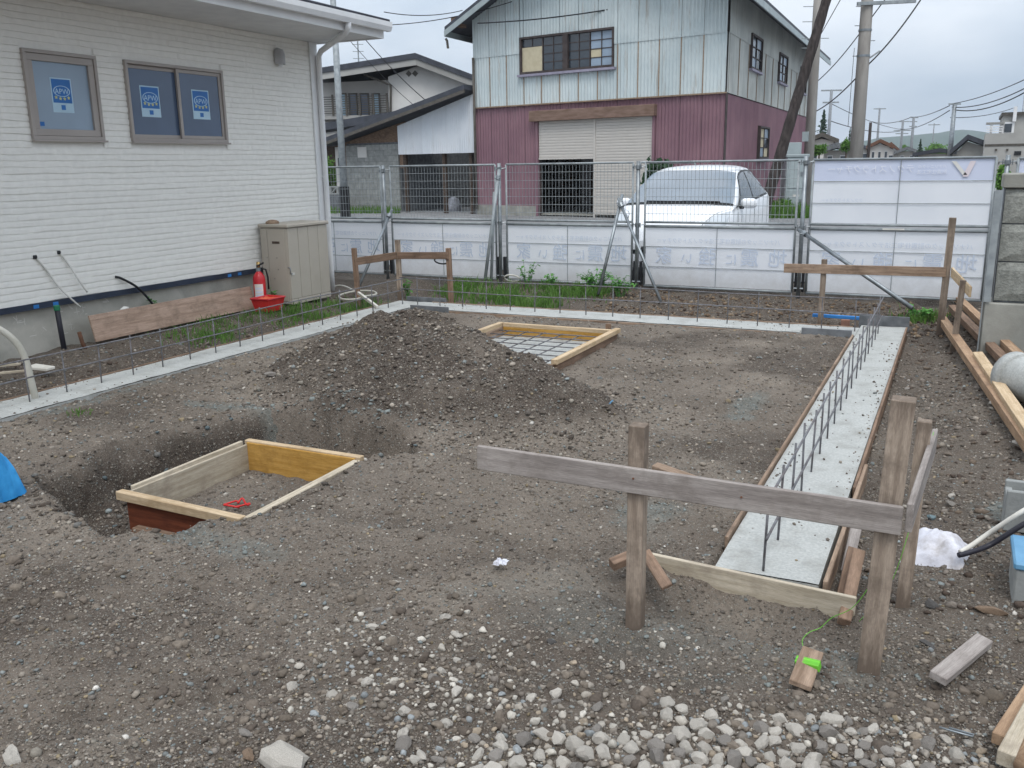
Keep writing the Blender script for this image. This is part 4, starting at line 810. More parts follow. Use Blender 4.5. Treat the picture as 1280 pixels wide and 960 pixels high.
c = (-7.86, 8.86, .02); MB().lathe(c, [(.06, 0), (.075, .01), (.077, .05), (.077, .36), (.07, .40), (.045, .44), (.028, .455), (.026, .47)], 20).build('cylinder', 'red', ex, smooth=True)
MB().lathe((c[0], c[1], .485), [(.03, 0), (.03, .04), (.02, .05)], 12).build('valve', 'steel', ex); MB().tube([(c[0], c[1], .53), (c[0]+.01, c[1], .60)], .025, 8).build('valve_head', 'brass', ex, smooth=True)
MB().tube([(c[0], c[1]-.03, .55), (c[0]+.06, c[1]+.04, .59)], .012, 6).build('lever', 'black', ex); MB().tube([(c[0]+.02, c[1]+.02, .52), (c[0]+.06, c[1]+.07, .5), (c[0]+.07, c[1]+.085, .4), (c[0]+.065, c[1]+.09, .25)], .011, 8).build('hose', 'black', ex, smooth=True)
mb = MB(); P = np.array([[(c[0]+.0785*cos(a_), c[1]+.0785*sin(a_), z_) for a_ in np.linspace(-1.75, -.3, 9)] for z_ in (.1, .33)]); mb.grid(P); lb = mb.build('label_patch', 'paper', ex)
for k in range(4):
    mb = MB(); P = np.array([[(c[0]+.0795*cos(a_), c[1]+.0795*sin(a_), z_) for a_ in np.linspace(-1.55, -.5, 7)] for z_ in (.13+.045*k, .15+.045*k)]); mb.grid(P); mb.build('label_line', 'ink_pale', lb)
bk = thing('red_basket', (-7.62, 8.72, 0), 'red plastic basket of orange cloth before the fire extinguisher', 'basket')
mb = MB(); bx, by = -7.62, 8.72
def ring(hw, hd, z): return [(bx-hw, by-hd, z), (bx+hw, by-hd, z), (bx+hw, by+hd, z), (bx-hw, by+hd, z)]
r0, r1, r2, r3 = ring(.10, .125, .02), ring(.135, .16, .18), ring(.125, .15, .18), ring(.09, .115, .03)
vs_ = r0+r1+r2+r3; fs_ = [(3, 2, 1, 0)]+[(i+4*j, (i+1) % 4+4*j, (i+1) % 4+4*(j+1), i+4*(j+1)) for j in range(3) for i in range(4)]+[(12, 13, 14, 15)]; mb.add(vs_, fs_); mb.build('basket_body', 'red_dull', bk)
mb = MB()
for a_, b_ in zip(r1, r1[1:]+r1[:1]): mb.tube([a_, b_], .012, 6)
mb.build('rim', 'red', bk)
xs_ = np.linspace(bx-.12, bx+.12, 12); ys_ = np.linspace(by-.145, by+.145, 12); X, Y = np.meshgrid(xs_, ys_); tag(MB().grid(np.stack([X, Y, .15+.06*fbm(X, Y, 9, 3, 99)], -1)).build('orange_cloth', 'orange', smooth=True), 'crumpled orange cloth lying in the red basket', 'cloth')
M['wood_ply'] = wood('wood_ply', 'b59c8b', '97806f', '7b6a5c')
fb('plywood_sheet', 'brown plywood sheet leaning along the house foundation', (-7.93, 6.38, .16), (-7.93, 8.80, .16), .02, .28, 'wood_ply', -.25, 'plywood')
tag(MB().tube([(-7.99, 6.08, -.15), (-8.0, 6.07, .2), (-8.0, 6.06, .42)], .026, 12).build('drain_pipe', 'black_pipe', smooth=True), 'upright black drain pipe before the house foundation', 'pipe')
tag(MB().lathe((-8.0, 6.06, .40), [(.03, 0), (.03, .045), (.022, .05)], 12).build('green_cover', 'green_plastic'), 'green cap on the upright black drain pipe', 'cover')
tag(MB().tube([(-7.85, 6.25, -.1), (-7.9, 6.22, .05), (-7.9, 6.2, .16)], .02, 10).build('pipe_stub', 'rust', smooth=True), 'short rusty pipe stub beside the black drain pipe', 'pipe')
tag(MB().tube(spl([PX(46, 503, -6.45), PX(41, 485, -6.45), PX(37, 468, -6.46), PX(32, 450, -6.47), PX(23, 432, -6.48), PX(9, 418, -6.5), PX(-10, 408, -6.52), PX(-40, 405, -6.55), PX(-75, 420, -6.6), PX(-100, 450, -6.65), PX(-115, 500, -6.7)]), .026, 10).build('conduit', 'pvc', smooth=True), 'bent grey conduit arching from the left footing to the house', 'conduit')
p = G(50, 458, .02); tag(MB().prism([(p[0]-.1, p[1]-.08, .0), (p[0]+.12, p[1]-.03, -.01), (p[0]+.14, p[1]+.05, .0), (p[0]-.05, p[1]+.0, .02)], (.0, .0, .025)).build('board_scrap', 'pvc_white', bevel=.004), 'white scrap of board lying before the rusty pipe stub', 'scrap')
for i, (u, v) in enumerate(((6, 463), (10, 472))):
    p = G(u, v); fb('wood_offcut', ['thin pale stick at the left edge before the foundation', 'pale splintered stick at the left edge, the nearer one'][i], p+[-.2, -.12, .03], p+[.06, .12, .04], .03, .02, 'wood_pale', 0, 'offcut')
for i, (u, v) in enumerate(((155, 388), (185, 386), (135, 395))):
    p = PX(u, v, -7.98); tag(MB().prism([p+[0, -.05, 0], p+[.02, .0, .0], p+[.01, .06, .01], p+[-.02, .02, .02]], (0, 0, .02)).build('paper_scrap', 'paper'), ['white scrap on the plywood sheet below the black cable', 'white scrap beside the foot of the black cable', 'white scrap near the end of the plywood sheet'][i], 'scrap')
pts = [G(408, 362), G(425, 357, .05), G(440, 362, .05), G(452, 370, .03), G(445, 374, .03), G(428, 374, .02), G(425, 369, .02), G(445, 364, .05), G(465, 364, .04), G(470, 368, .03), G(452, 371, .06)]
tag(MB().tube(spl(pts), .014, 8).build('white_hose', 'pvc', smooth=True), 'coiled white hose lying beside the beige cabinet', 'hose')
fb('white_pipe', 'short white pipe lying before the far left batter board', G(448, 366, .12), G(472, 384, .02), .035, .035, 'pvc_white', 0, 'pipe')

# ------------------------------------------------------------------ temporary fence
FY = 12.2
def wire(name, p, q, r, parent, m='steel_dull'):
    return MB().tube([p, q], r, 5).build(name, m, parent)
def fence_panel(x0, x1, label, solid=False, zt=1.74):
    t = thing('temporary_fence', ((x0+x1)/2, FY, .05), label, 'fence panel', 'temporary fence panels along the road')
    z0, zm = .06, .885
    for z, r in ((z0, .016), (zm, .02), (zm+.055, .016), (zt, .014)): MB().tube([(x0, FY, z), (x1, FY, z)], r, 8).build('rail', 'steel_dull', t, smooth=True)
    for x in (x0, x1): MB().tube([(x, FY, z0), (x, FY, zt)], .015, 8).build('stile', 'steel_dull', t, smooth=True)
    def sheet(za, zb, m, nm='sheet'):
        xs_ = np.linspace(x0+.016, x1-.016, 24); zs_ = np.linspace(za, zb, 10); X, Zq = np.meshgrid(xs_, zs_); mb = MB(); mb.grid(np.stack([X, FY+.012+.006*fbm(X, Zq, 2.5, 3, int(x0*10)), Zq], -1)); return mb.build(nm, m, t, smooth=True)
    sheet(z0+.02, zm-.02, 'sheet')
    xm = (x0+x1)/2
    for q in (1, 2): z = z0+(zm-z0)*q/3; wire('cross_wire', (x0, FY, z), (x1, FY, z), .005, t)
    wire('cross_wire', (xm, FY-.004, z0), (xm, FY-.004, zm), .005, t)
    if solid:
        sheet(zm+.075, zm+.075+(zt-zm-.075)*2/3, 'sheet'); sheet(zm+.075+(zt-zm-.075)*2/3, zt-.015, 'sheet_lilac')
        for q in (1, 2): z = zm+.055+(zt-zm-.055)*q/3; wire('cross_wire', (x0, FY, z), (x1, FY, z), .005, t)
        wire('cross_wire', (xm, FY-.004, zm+.055), (xm, FY-.004, zt), .005, t)
        MB().box(xm-.15, xm+.1, FY-.026, FY-.0225, zm+.0, zm+.02).build('rail_tag', 'paper', t)
    else:
        n = int((x1-x0)/.0525)
        for i in range(1, n): wire('wire', (x0+(x1-x0)*i/n, FY, zm+.055), (x0+(x1-x0)*i/n, FY, zt), .0027, t)
        for z in np.linspace(zm+.055, zt, 8)[1:-1]: wire('wire', (x0, FY-.005, z), (x1, FY-.005, z), .0034, t)
    # print on the sheet, read from behind so mirrored
    def pr(s, size, xc, z, m, nm='print', squash=1.0):
        V, Fc = text_mesh(s, size, True); mb = MB(); mb.add([(xc+p[0]*squash, FY-.0035, z+p[1]) for p in V], Fc); o = mb.build(nm, m, t); o['kind'] = 'stuff'; return o
    pr('パナソニックの耐震住宅工法テクノストラクチャー', .076, xm, .67, 'ink_paler', squash=1.0 if solid else .95)
    for ch_, fx in (('地', .90), ('震', .72), ('に', .60), ('強', .44), ('い', .30), ('家', .14)):
        pr(ch_, .25 if ch_ not in 'にい' else .17, x0+(x1-x0)*fx, .40, 'ink_pale')
    if solid:
        pr('テクノストラクチャー', .10, x0+(x1-x0)*.33, zt-.155, 'ink_white'); pr('パナソニックの', .045, x0+(x1-x0)*.67, zt-.115, 'ink_white'); pr('耐震住宅工法', .055, x0+(x1-x0)*.67, zt-.18, 'ink_white')
        xa = x0+(x1-x0)*.77
        for a, b, wd, m in (((0, zt-.04), (.13, zt-.2), .05, 'ink_yellow'), ((.13, zt-.22), (.2, zt-.04), .06, 'ink_orange')):
            mb = MB(); mb.add([(xa+a[0], FY-.0035, a[1]), (xa+a[0]+wd, FY-.0035, a[1]), (xa+b[0]+wd, FY-.0035, b[1]), (xa+b[0], FY-.0035, b[1])], [(0, 1, 2, 3)]); mb.build('print_mark', m, t)
        pr('テクノストラクチャー', .05, x0+(x1-x0)*.18, zm+.34, 'ink_paler')
    return t
XP = [-10.2, -8.12, -6.10, -3.975, -1.78, .46]
LBL = ['white fence panel with open mesh behind the beige cabinet', 'white fence panel with open mesh behind the far left batter board', 'white fence panel with open mesh before the garage doorway', 'white fence panel with open mesh in front of the parked car']
for i in range(4): fence_panel(XP[i]+.09, XP[i+1]-.09, LBL[i])
fence_panel(XP[4]+.085, XP[5]-.115, 'tall fully white fence panel with printed top band on the right', True, 1.74)
fence_panel(XP[5]+.11, XP[5]+2.1, 'white fence panel at the right edge behind the block wall', True, 1.72)
for i, x in enumerate(XP[1:]):
    t = thing('fence_post', (x, FY-.05, 0), ['fence post beside the far left batter board', 'fence post between the left mesh panels with two braces', 'fence post at the front of the car between mesh panels', 'fence post left of the tall white panel', 'fence post between the tall white panel and the block wall'][i], 'post', 'fence posts')
    zt = 1.76 if i != 3 else 1.79; MB().tube([(x, FY-.05, -.25), (x, FY-.05, zt)], .027, 10).build('pipe', 'steel', t, smooth=True)
    for z in (.9, zt-.08):
        MB().tube([(x, FY-.05, z-.025), (x, FY-.05, z+.025)], .036, 10).build('clamp', 'steel', t)
        for s_ in (-1, 1):
            MB().tube([(x+s_*.03, FY-.05, z), (x+s_*.085, FY-.02, z+.01), (x+s_*.09, FY-.0, z-.02)], .008, 6).build('hook', 'steel', t)
            MB().tube([(x+s_*.05, FY-.08, z-.03), (x+s_*.05, FY-.08, z+.035)], .007, 6).build('bolt', 'steel', t)
    for s_ in (-1, 1): MB().box(x+s_*.045-.016, x+s_*.045+.016, FY-.03, FY+.03, .07, .40).build('rubber_pad', 'black', t, bevel=.004)
    MB().tube([(x-.06, FY-.06, .12), (x+.06, FY-.06, .12)], .012, 6).build('base_clip', 'steel', t)
def brace(label, p, q, m='steel', r=.022, clamp=True, group='braces of the fence'):
    t = thing('fence_brace', (*np.minimum(p, q)[:2], 0), label, 'brace', group); MB().tube([p, q], r, 10).build('pipe', m, t, smooth=True)
    if clamp:
        d = (np.array(q)-np.array(p)); d = d/np.linalg.norm(d); e = np.array(q)-d*.12; MB().tube([e-d*.03, e+d*.03], r+.011, 8).build('clamp', 'steel', t); MB().tube([e+[-.05, -.02, 0], e+[.05, -.02, 0]], .009, 6).build('bolt', 'steel', t)
    return t
def gp(u, v, y): p = PY(u, v, y); return p
brace('slanting pipe brace at the far left batter board', G(448, 358, -.05)*[1, 1, 1] if False else gp(447, 362, 10.9), gp(490, 262, 11.9))
brace('left one of the two wooden poles leaning on the second fence post', gp(606, 352, 11.7), gp(624, 212, 12.1), 'steel_dull', .024)
brace('right one of the two wooden poles leaning on the second fence post', gp(614, 352, 11.85), gp(618, 240, 12.12), 'steel_dull', .022, False)
brace('left leg of the pipe tripod before the parked car', gp(748, 368, 11.4), gp(778, 243, 11.95), 'steel', .022)
brace('right leg of the pipe tripod before the parked car', gp(826, 377, 11.2), gp(773, 248, 11.92), 'steel', .02)
brace('long pipe brace slanting down right across the tall white panel', gp(1140, 385, 10.9), gp(998, 287, 12.05), 'steel', .025)
for i, (u, v) in enumerate(((640, 352), (552, 330))):
    p = PY(u, v, 11.9); pts = [p+[.12*cos(a_), -.03*sin(a_), .05*sin(a_)+.05] for a_ in np.linspace(0, 5.6, 24)]
    tag(MB().tube(pts, .012, 7).build('hose_loop', ['pvc_white', 'black'][i], smooth=True), ['loop of white cable in the weeds at the second fence post', 'loop of dark wire before the left fence panels'][i], 'cable')

# ------------------------------------------------------------------ block wall, timbers and clutter on the right
t = thing('block_wall', (1.2, 9.4, 0), 'grey rough faced block wall on a concrete base at the right edge', 'wall')
MB().box(.285, 2.8, 9.2, 9.62, -.3, .46).build('concrete_base', 'concrete_old', t, bevel=.01)
def rough_block(x0, x1, y0, y1, z0, z1, sd):
    nx, nz = 9, 6; xs_ = np.linspace(x0, x1, nx); zs_ = np.linspace(z0, z1, nz); X, Zq = np.meshgrid(xs_, zs_); ed = np.minimum(np.minimum(X-x0, x1-X), np.minimum(Zq-z0, z1-Zq)); Yq = y0-.022*sst(0, .05, ed)-.012*fbm(X, Zq, 14, 3, sd)*(ed > .01)
    mb = MB(); mb.grid(np.stack([X, Yq, Zq], -1)); mb.add([(x0, y0, z0), (x1, y0, z0), (x1, y1, z0), (x0, y1, z0), (x0, y0, z1), (x1, y0, z1), (x1, y1, z1), (x0, y1, z1)], [(0, 3, 2, 1), (4, 5, 6, 7), (1, 2, 6, 5), (2, 3, 7, 6), (3, 0, 4, 7)]); return mb.build('block', 'block_rough', t)
zb = [.475, .83, 1.165, 1.47]
for r_ in range(3):
    for c_ in range(3): rough_block(.36+c_*.8, .36+(c_+1)*.8-.012, 9.24, 9.58, zb[r_]+.006, zb[r_+1]-.006, 200+r_*5+c_)
MB().box(.355, 2.76, 9.255, 9.57, .462, 1.468).build('mortar', 'concrete_dark', t); MB().box(.33, 2.8, 9.2, 9.62, 1.475, 1.60).build('capstone', 'concrete_old', t, bevel=.01)
t = thing('corner_guard', (.30, 9.2, 0), 'green painted steel angle against the left edge of the block wall', 'steel angle'); MB().box(.268, .276, 9.19, 9.3, -.1, 1.45).build('flange', 'steel_dull', t); MB().box(.277, .335, 9.18, 9.188, .47, 1.46).build('web', 'steel_dull', t)
tag(MB().tube([(.68, 9.0, -.1), (.68, 9.02, .75)], .02, 8).build('marker_stake', 'green_plastic', smooth=True), 'pale green stake before the block wall at the right edge', 'stake')
TIM = [((1178, 400), (1290, 560), .0, .05, 'wood_timber', 'long timber leftmost of the bundle beside the right footing'), ((1190, 385), (1275, 470), .0, .02, 'wood_brown', 'second long timber of the bundle beside the right footing'),
       ((1196, 372), (1290, 462), .0, .06, 'wood_timber', 'long timber nearest the block wall'), ((1222, 445), (1300, 560), .06, .1, 'wood_new', 'short bright timber lying on top of the bundle')]
for (ua, va), (ub, vb), lift, l2, m_, lb in TIM: fb('timber', lb, G(ua, va, .05+lift)+[0, 0, 0], G(ub, vb, .05+l2), .075, .075, m_, .1, 'timber', 'timbers beside the block wall')
p = G(1272, 500, .09); t = thing('concrete_pipe', (p[0], p[1], 0), 'pale grey round pipe lying over the timbers at the right edge', 'pipe')
a = np.array([p[0]-.03, p[1]+.35, .2]); b = np.array([p[0]+.75, p[1]-.9, .13])
dv = (b-a)/np.linalg.norm(b-a); mb = MB(); mb.tube([a, b], .155, 24, cap=False); mb.tube([b, a], .13, 24, cap=False); mb.build('shell', 'concrete', t, smooth=True); MB().tube([a-dv*.0, a+dv*.09], .17, 24).build('socket_collar', 'concrete', t, smooth=True)
# cement sack, hollow block and pipes
p = G(1174, 682); n = 26; mb = MB(); U, Vv = np.meshgrid(np.linspace(-1, 1, n), np.linspace(-1, 1, n)); rr_ = np.maximum(np.abs(U), np.abs(Vv)); hh = .10*np.clip(1-np.abs(U)**3, 0, 1)*np.clip(1-np.abs(Vv)**2.5, 0, 1)+.045*fbm(U, Vv, 2.2, 4, 301)*(1-rr_**4)
Xs = p[0]-.01+.135*U+.02*Vv+.012*fbm(U, Vv, 2, 3, 302); Ys = p[1]+.03+.10*Vv-.03*U; mb.grid(np.stack([Xs, Ys, .0+hh+np.minimum(height(Xs.ravel(), Ys.ravel()).reshape(Xs.shape), .03)], -1)); mb.build
sk = mb.build('cement_sack', 'plastic_white', smooth=True); tag(sk, 'crumpled dirty white plastic sack right of the corner post', 'sack')
for k_ in range(7): 
    xq, yq = p[0]+random.uniform(-.11, .04), p[1]+random.uniform(-.03, .1)
    o = bpy.data.objects.new('dirt_clod', RT[k_ % 7]); COL.objects.link(o); s_ = random.uniform(.006, .014); o.scale = (s_,)*3; o.location = (xq, yq, .10+random.uniform(-.02, .0)); o.material_slots[0].link = 'OBJECT'; o.material_slots[0].material = M['rock_dark']; WL[o] = np.array(o.location); tag(o, 'small dark clod of soil on the white plastic sack', 'clod', 'clods on the white sack')
t = thing('hollow_block', (.42, 4.75, 0), 'grey hollow concrete block on its side at the right edge', 'block')
bx0, bx1, by0, by1, bz0, bz1 = .325, .72, 4.62, 4.81, .02, .22
for q in ((bx0, bx1, by0, by0+.03, bz0, bz1), (bx0, bx1, by1-.03, by1, bz0, bz1)): MB().box(*q).build('face_shell', 'block_grey', t, bevel=.004)
for xx in (bx0, bx0+.12, bx0+.24, bx1-.03): MB().box(xx, xx+.03, by0+.031, by1-.031, bz0, bz1-.03).build('web', 'block_grey', t, bevel=.004)
tag(MB().tube(spl([G(1200, 690, .03), G(1214, 682, .05), G(1234, 668, .10), G(1252, 656, .16), G(1275, 641, .23), G(1310, 620, .30)]), .011, 10).build('white_pipe', 'pvc_white', smooth=True), 'white plastic pipe running from the sack over the hollow block', 'pipe')
tag(MB().tube(spl([G(1198, 694, .02), G(1214, 690, .03), G(1236, 682, .05), G(1256, 670, .10), G(1280, 655, .16), G(1310, 640, .22)]), .0125, 10).build('black_pipe', 'black_pipe', smooth=True), 'black plastic pipe under the white pipe by the sack', 'pipe')
p = G(1272, 748); t = thing('lidded_box', (p[0]+.12, p[1], 0), 'grey box with a pale blue lid at the right edge', 'box'); MB().box(p[0]-.02, p[0]+.4, p[1]-.02, p[1]+.28, -.03, .13).build('body', 'block_grey', t, bevel=.006); MB().box(p[0]-.03, p[0]+.41, p[1]-.03, p[1]+.29, .132, .165).build('lid', 'blue_lid', t, bevel=.008)
fb('wood_offcut', 'short weathered wood offcut lying right of the corner post', G(1172, 848, .03), G(1230, 800, .03), .06, .03, 'wood_grey', .15, 'offcut')
fb('timber_end', 'pale timber end at the lower right corner', G(1262, 952, .05), G(1300, 880, .06), .07, .05, 'wood_pale', 0, 'timber'); fb('timber_end', 'brown timber end beside the pale one at the lower right corner', G(1248, 925, .03), G(1290, 860, .03), .04, .04, 'wood_timber', 0, 'timber')
tag(MB().tube([G(1286, 962, .06), G(1310, 900, .07)], .04, 16).build('log_end', 'wood_timber', smooth=True), 'round log end in the lower right corner', 'log')
t = thing('metal_clip', (*G(1195, 915)[:2], 0), 'bent shiny metal clip lying on soil at the lower right', 'clip'); a, b = G(1174, 909, .02), G(1216, 921, .02); MB().tube([a, b, b+[.004, .012, 0], a+(b-a)*.25+[.004, .012, 0]], .0035, 6).build('wire_bend', 'steel', t, smooth=True)
p = G(625, 706, .02); xs_ = np.linspace(-1, 1, 10); U, Vv = np.meshgrid(xs_, xs_); tag(MB().grid(np.stack([p[0]+.028*U+.02*fbm(U, Vv, 2, 2, 310), p[1]+.03*Vv+.02*fbm(U, Vv, 2, 2, 311), .03+.03*fbm(U, Vv, 1.5, 3, 312)], -1)).build('plastic_scrap', 'plastic_white'), 'torn white plastic scrap on soil left of the near batter post', 'scrap')
p = G(760, 508, .1); tag(MB().grid(np.stack([p[0]+.03*U, p[1]+.03*Vv+.03*fbm(U, Vv, 2, 2, 313), .12+.05*U*.3+.03*fbm(U, Vv, 1.5, 3, 314)], -1)).build('plastic_scrap', 'blue_lid'), 'pale blue plastic scrap at the right foot of the soil heap', 'scrap')
p = G(-42, 622); U, Vv = np.meshgrid(np.linspace(-1, 1, 40), np.linspace(-1, 1, 40)); tag(MB().grid(np.stack([p[0]-.02+.27*U+.05*fbm(U, Vv, 3, 3, 320), p[1]+.2*Vv, np.clip(.40*np.clip(1-U**2, 0, 1)**.5*np.clip(1-Vv**2, 0, 1)**.5, 0, 1)+.16*np.abs(fbm(U, Vv, 2.2, 4, 321))*(1-np.maximum(abs(U), abs(Vv))**6)-.01], -1)).build('blue_tarp', 'blue_tarp', smooth=True), 'crumpled bright blue tarpaulin at the left edge', 'tarpaulin')
tag(MB().grid(np.stack([G(288, 830)[0]+.012*U, G(288, 830)[1]+.01*Vv, .02+.01*U], -1)).build('green_scrap', 'green_plastic'), 'tiny green scrap on the soil in the lower left', 'scrap') if False else None

# ------------------------------------------------------------------ weeds and grass
def blades(name, pts, hmin, hmax, wd, m, label, lean=.5, sd=0):
    r = np.random.default_rng(sd); n = len(pts); x, y = pts[:, 0], pts[:, 1]; z = height(x, y); h = r.uniform(hmin, hmax, n); a = r.uniform(0, 2*pi, n); b = r.uniform(0, 2*pi, n); l = r.uniform(.1, lean, n)
    wx, wy = np.cos(a)*wd*.5, np.sin(a)*wd*.5; lx, ly = np.cos(b)*l*h, np.sin(b)*l*h
    V = np.stack([np.stack([x-wx, y-wy, z-.01], -1), np.stack([x+wx, y+wy, z-.01], -1), np.stack([x+wx*.8+lx*.35, y+wy*.8+ly*.35, z+h*.6], -1), np.stack([x-wx*.8+lx*.35, y-wy*.8+ly*.35, z+h*.6], -1), np.stack([x+lx, y+ly, z+h*(1-.25*l)], -1)], 1).reshape(-1, 3)
    Fc = []
    for i in range(n): k = 5*i; Fc += [(k, k+1, k+2, k+3), (k+3, k+2, k+4)]
    me = bpy.data.meshes.new(name); me.from_pydata(V.tolist(), [], Fc); me.update(); return tag(link(name, me, m), label, 'grass', kind='stuff')
def clump_pts(spots, n, sd):
    r = np.random.default_rng(sd); P = []
    for (x, y, sx, sy) in spots: P.append(np.stack([r.normal(x, sx, n), r.normal(y, sy, n)], -1))
    return np.concatenate(P)
r_ = np.random.default_rng(5)
sp = [(r_.uniform(-6.6, -4.5), r_.uniform(10.7, 11.7), .13, .12) for _ in range(26)]+[(r_.uniform(-5.2, -3.9), r_.uniform(11.2, 11.8), .1, .1) for _ in range(8)]
blades('grass', clump_pts(sp, 70, 1), .05, .20, .012, 'grass', 'green grass and weeds between the back footing and the fence', .7, 2)
sp = [(r_.uniform(-7.85, -7.15), r_.uniform(7.0, 9.0), .12, .14) for _ in range(16)]; blades('grass', clump_pts(sp, 70, 3), .03, .12, .010, 'grass', 'green grass before the brown plywood sheet', .8, 4)
sp = [(r_.uniform(-7.5, -6.75), r_.uniform(8.9, 10.3), .12, .12) for _ in range(16)]; blades('grass', clump_pts(sp, 70, 5), .03, .14, .010, 'grass', 'green grass before the beige cabinet', .8, 6)
sp = [(r_.uniform(-.45, .05), r_.uniform(11.0, 11.6), .09, .09) for _ in range(7)]; blades('grass', clump_pts(sp, 50, 7), .03, .14, .012, 'grass', 'small green grass tufts at the foot of the far right batter board', .8, 8)
sp = [(G(100, 516)[0], G(100, 516)[1], .04, .04)]; blades('grass', clump_pts(sp, 60, 9), .01, .035, .008, 'grass', 'tiny green tuft beside the left footing', .8, 10)
def weed(u, v, y, h, wdt, n, label, sd, m='weed'):
    r = random.Random(sd); p = PY(u, v, y); z0 = hz(p[0], p[1]); t = thing('weed', (p[0], p[1], z0), label, 'weed', 'tall weeds along the fence'); st = MB(); lf = MB()
    for k in range(n):
        a = r.uniform(0, 6.28); e = np.array([p[0]+cos(a)*wdt*r.uniform(.2, 1), p[1]+sin(a)*wdt*.5*r.uniform(.2, 1), z0+h*r.uniform(.55, 1)]); b = np.array([p[0]+r.uniform(-.04, .04), p[1]+r.uniform(-.04, .04), z0-.02]); mdl = (b+e)/2+[0, 0, .06]; st.tube([b, mdl, e], [.004, .003, .002], 5)
        for q in range(9):
            tt = r.uniform(.35, 1.0); c = (b*(1-tt)**2+2*mdl*tt*(1-tt)+e*tt*tt); s_ = r.uniform(.03, .075); d = np.array([r.uniform(-1, 1), r.uniform(-1, 1), r.uniform(-.3, .5)]); d /= np.linalg.norm(d); w_ = np.cross(d, [0, 0, 1]); w_ = w_/np.linalg.norm(w_)*s_*.35
            lf.add([c, c+d*s_*.5+w_, c+d*s_-[0, 0, s_*.25], c+d*s_*.5-w_], [(0, 1, 2, 3)])
    st.build('stem', m, t); lf.build('leaves', m, t)
weed(745, 362, 11.6, .36, .34, 26, 'bushy green weed left of the pipe tripod', 1); weed(775, 365, 11.5, .3, .24, 16, 'bushy green weed behind the left tripod leg', 2); weed(660, 350, 11.95, .42, .22, 9, 'tall thin weed right of the second fence post', 3); weed(1150, 385, 11.3, .2, .2, 10, 'small leafy weed at the foot of the long brace', 4); weed(510, 360, 11.0, .32, .15, 7, 'thin upright weed right of the far left batter post', 5); weed(690, 358, 11.7, .28, .22, 10, 'low leafy weed at the foot of the third fence panel', 6); weed(340, 375, 9.05, .3, .1, 6, 'thin weed at the near corner of the beige cabinet', 7); weed(192, 385, 7.35, .36, .12, 6, 'thin weed at the foot of the black cable', 8)
# dead leaves and clods behind the back footing
x = rng.uniform(-4.2, .1, 1800); y = rng.uniform(10.2, 12.1, 1800); s = np.clip(np.exp(rng.normal(np.log(.018), .4, 1800)), .008, .05); c = np.array([lin(q) for q in ('4a3f37', '6a5848', '7d6a55', '5a4d43', '8b7a66')])[rng.integers(0, 5, 1800)]
tag(stones_mesh('clods', x, y, s, c, 1, sink=.2, seed=70), 'brown clods and dead leaves between the back footing and the fence', 'soil clods', kind='stuff')
n = 1600; x = np.r_[rng.uniform(-7.9, -6.7, 700), rng.uniform(-.3, 1.0, 900)]; y = np.r_[rng.uniform(3.5, 10.5, 700), rng.uniform(3.6, 10.5, 900)]; s = np.clip(np.exp(rng.normal(np.log(.016), .45, n)), .006, .05); c = np.array([lin(q) for q in ('4a3f37', '5d5046', '6c5f53', '554a42', '7d746b')])[rng.integers(0, 5, n)]
tag(stones_mesh('clods', x, y, s, c, 1, sink=.2, seed=75), 'dark clods of dug soil beside the outer footings', 'soil clods', kind='stuff')
n = 3600; x = rng.uniform(-5.5, -1.9, n); y = rng.uniform(5.0, 7.0, n); k = mound(x, y) > .03; x, y = x[k], y[k]; s = np.clip(np.exp(rng.normal(np.log(.009), .45, len(x))), .004, .03); c = np.array([lin(q) for q in ('4a423b', '5d554d', '6c645b', '554d46', '4f473f')])[rng.integers(0, 5, len(x))]
tag(stones_mesh('clods', x, y, s, c, 1, sink=.2, seed=77), 'dark clods of soil on the heap', 'soil clods', kind='stuff')
n = 900; aa = rng.uniform(-4.8, -3.0, n); bb = rng.uniform(2.85, 5.2, n); dd = poly_in_dist(aa, bb, PIT); k = (dd > -.08) & ok_spot(aa, bb) & ~((aa > FR1[0]) & (aa < FR1[1]) & (bb > FR1[2]) & (bb < FR1[3])); x, y = aa[k], bb[k]; s = np.clip(np.exp(rng.normal(np.log(.014), .4, len(x))), .006, .04); c = np.array([lin(q) for q in ('4a423b', '5d554d', '6c6a66', '5c6668', '4f473f')])[rng.integers(0, 5, len(x))]
tag(stones_mesh('clods', x, y, s, c, 1, sink=.2, seed=79), 'dark clods and stones in the dug pit', 'soil clods', kind='stuff')

# ------------------------------------------------------------------ parked car
CX, CY0, CZ = -3.77, 12.52, .108
car = thing('parked_car', (CX, CY0+1.9, CZ), 'white hatchback parked behind the fence facing the plot', 'car')
ST = np.array([  # s, zc, zs, wb, wr, zre
    (0.00, .56, .46, .50, .30, .53), (.05, .66, .56, .64, .42, .63), (.15, .76, .66, .75, .5, .73), (.35, .86, .77, .815, .56, .83), (.62, .945, .87, .835, .62, .91), (.86, 1.005, .945, .842, .815, .965), (1.0, 1.075, .96, .842, .80, 1.025),
    (1.35, 1.275, .975, .843, .735, 1.22), (1.75, 1.46, .985, .843, .655, 1.40), (2.05, 1.515, 1.0, .843, .625, 1.44), (2.5, 1.53, 1.02, .84, .605, 1.455), (3.0, 1.51, 1.05, .845, .585, 1.435), (3.4, 1.45, 1.07, .84, .56, 1.37), (3.65, 1.30, 1.07, .825, .58, 1.22), (3.8, 1.02, .98, .75, .6, .99), (3.87, .75, .70, .68, .5, .73)])
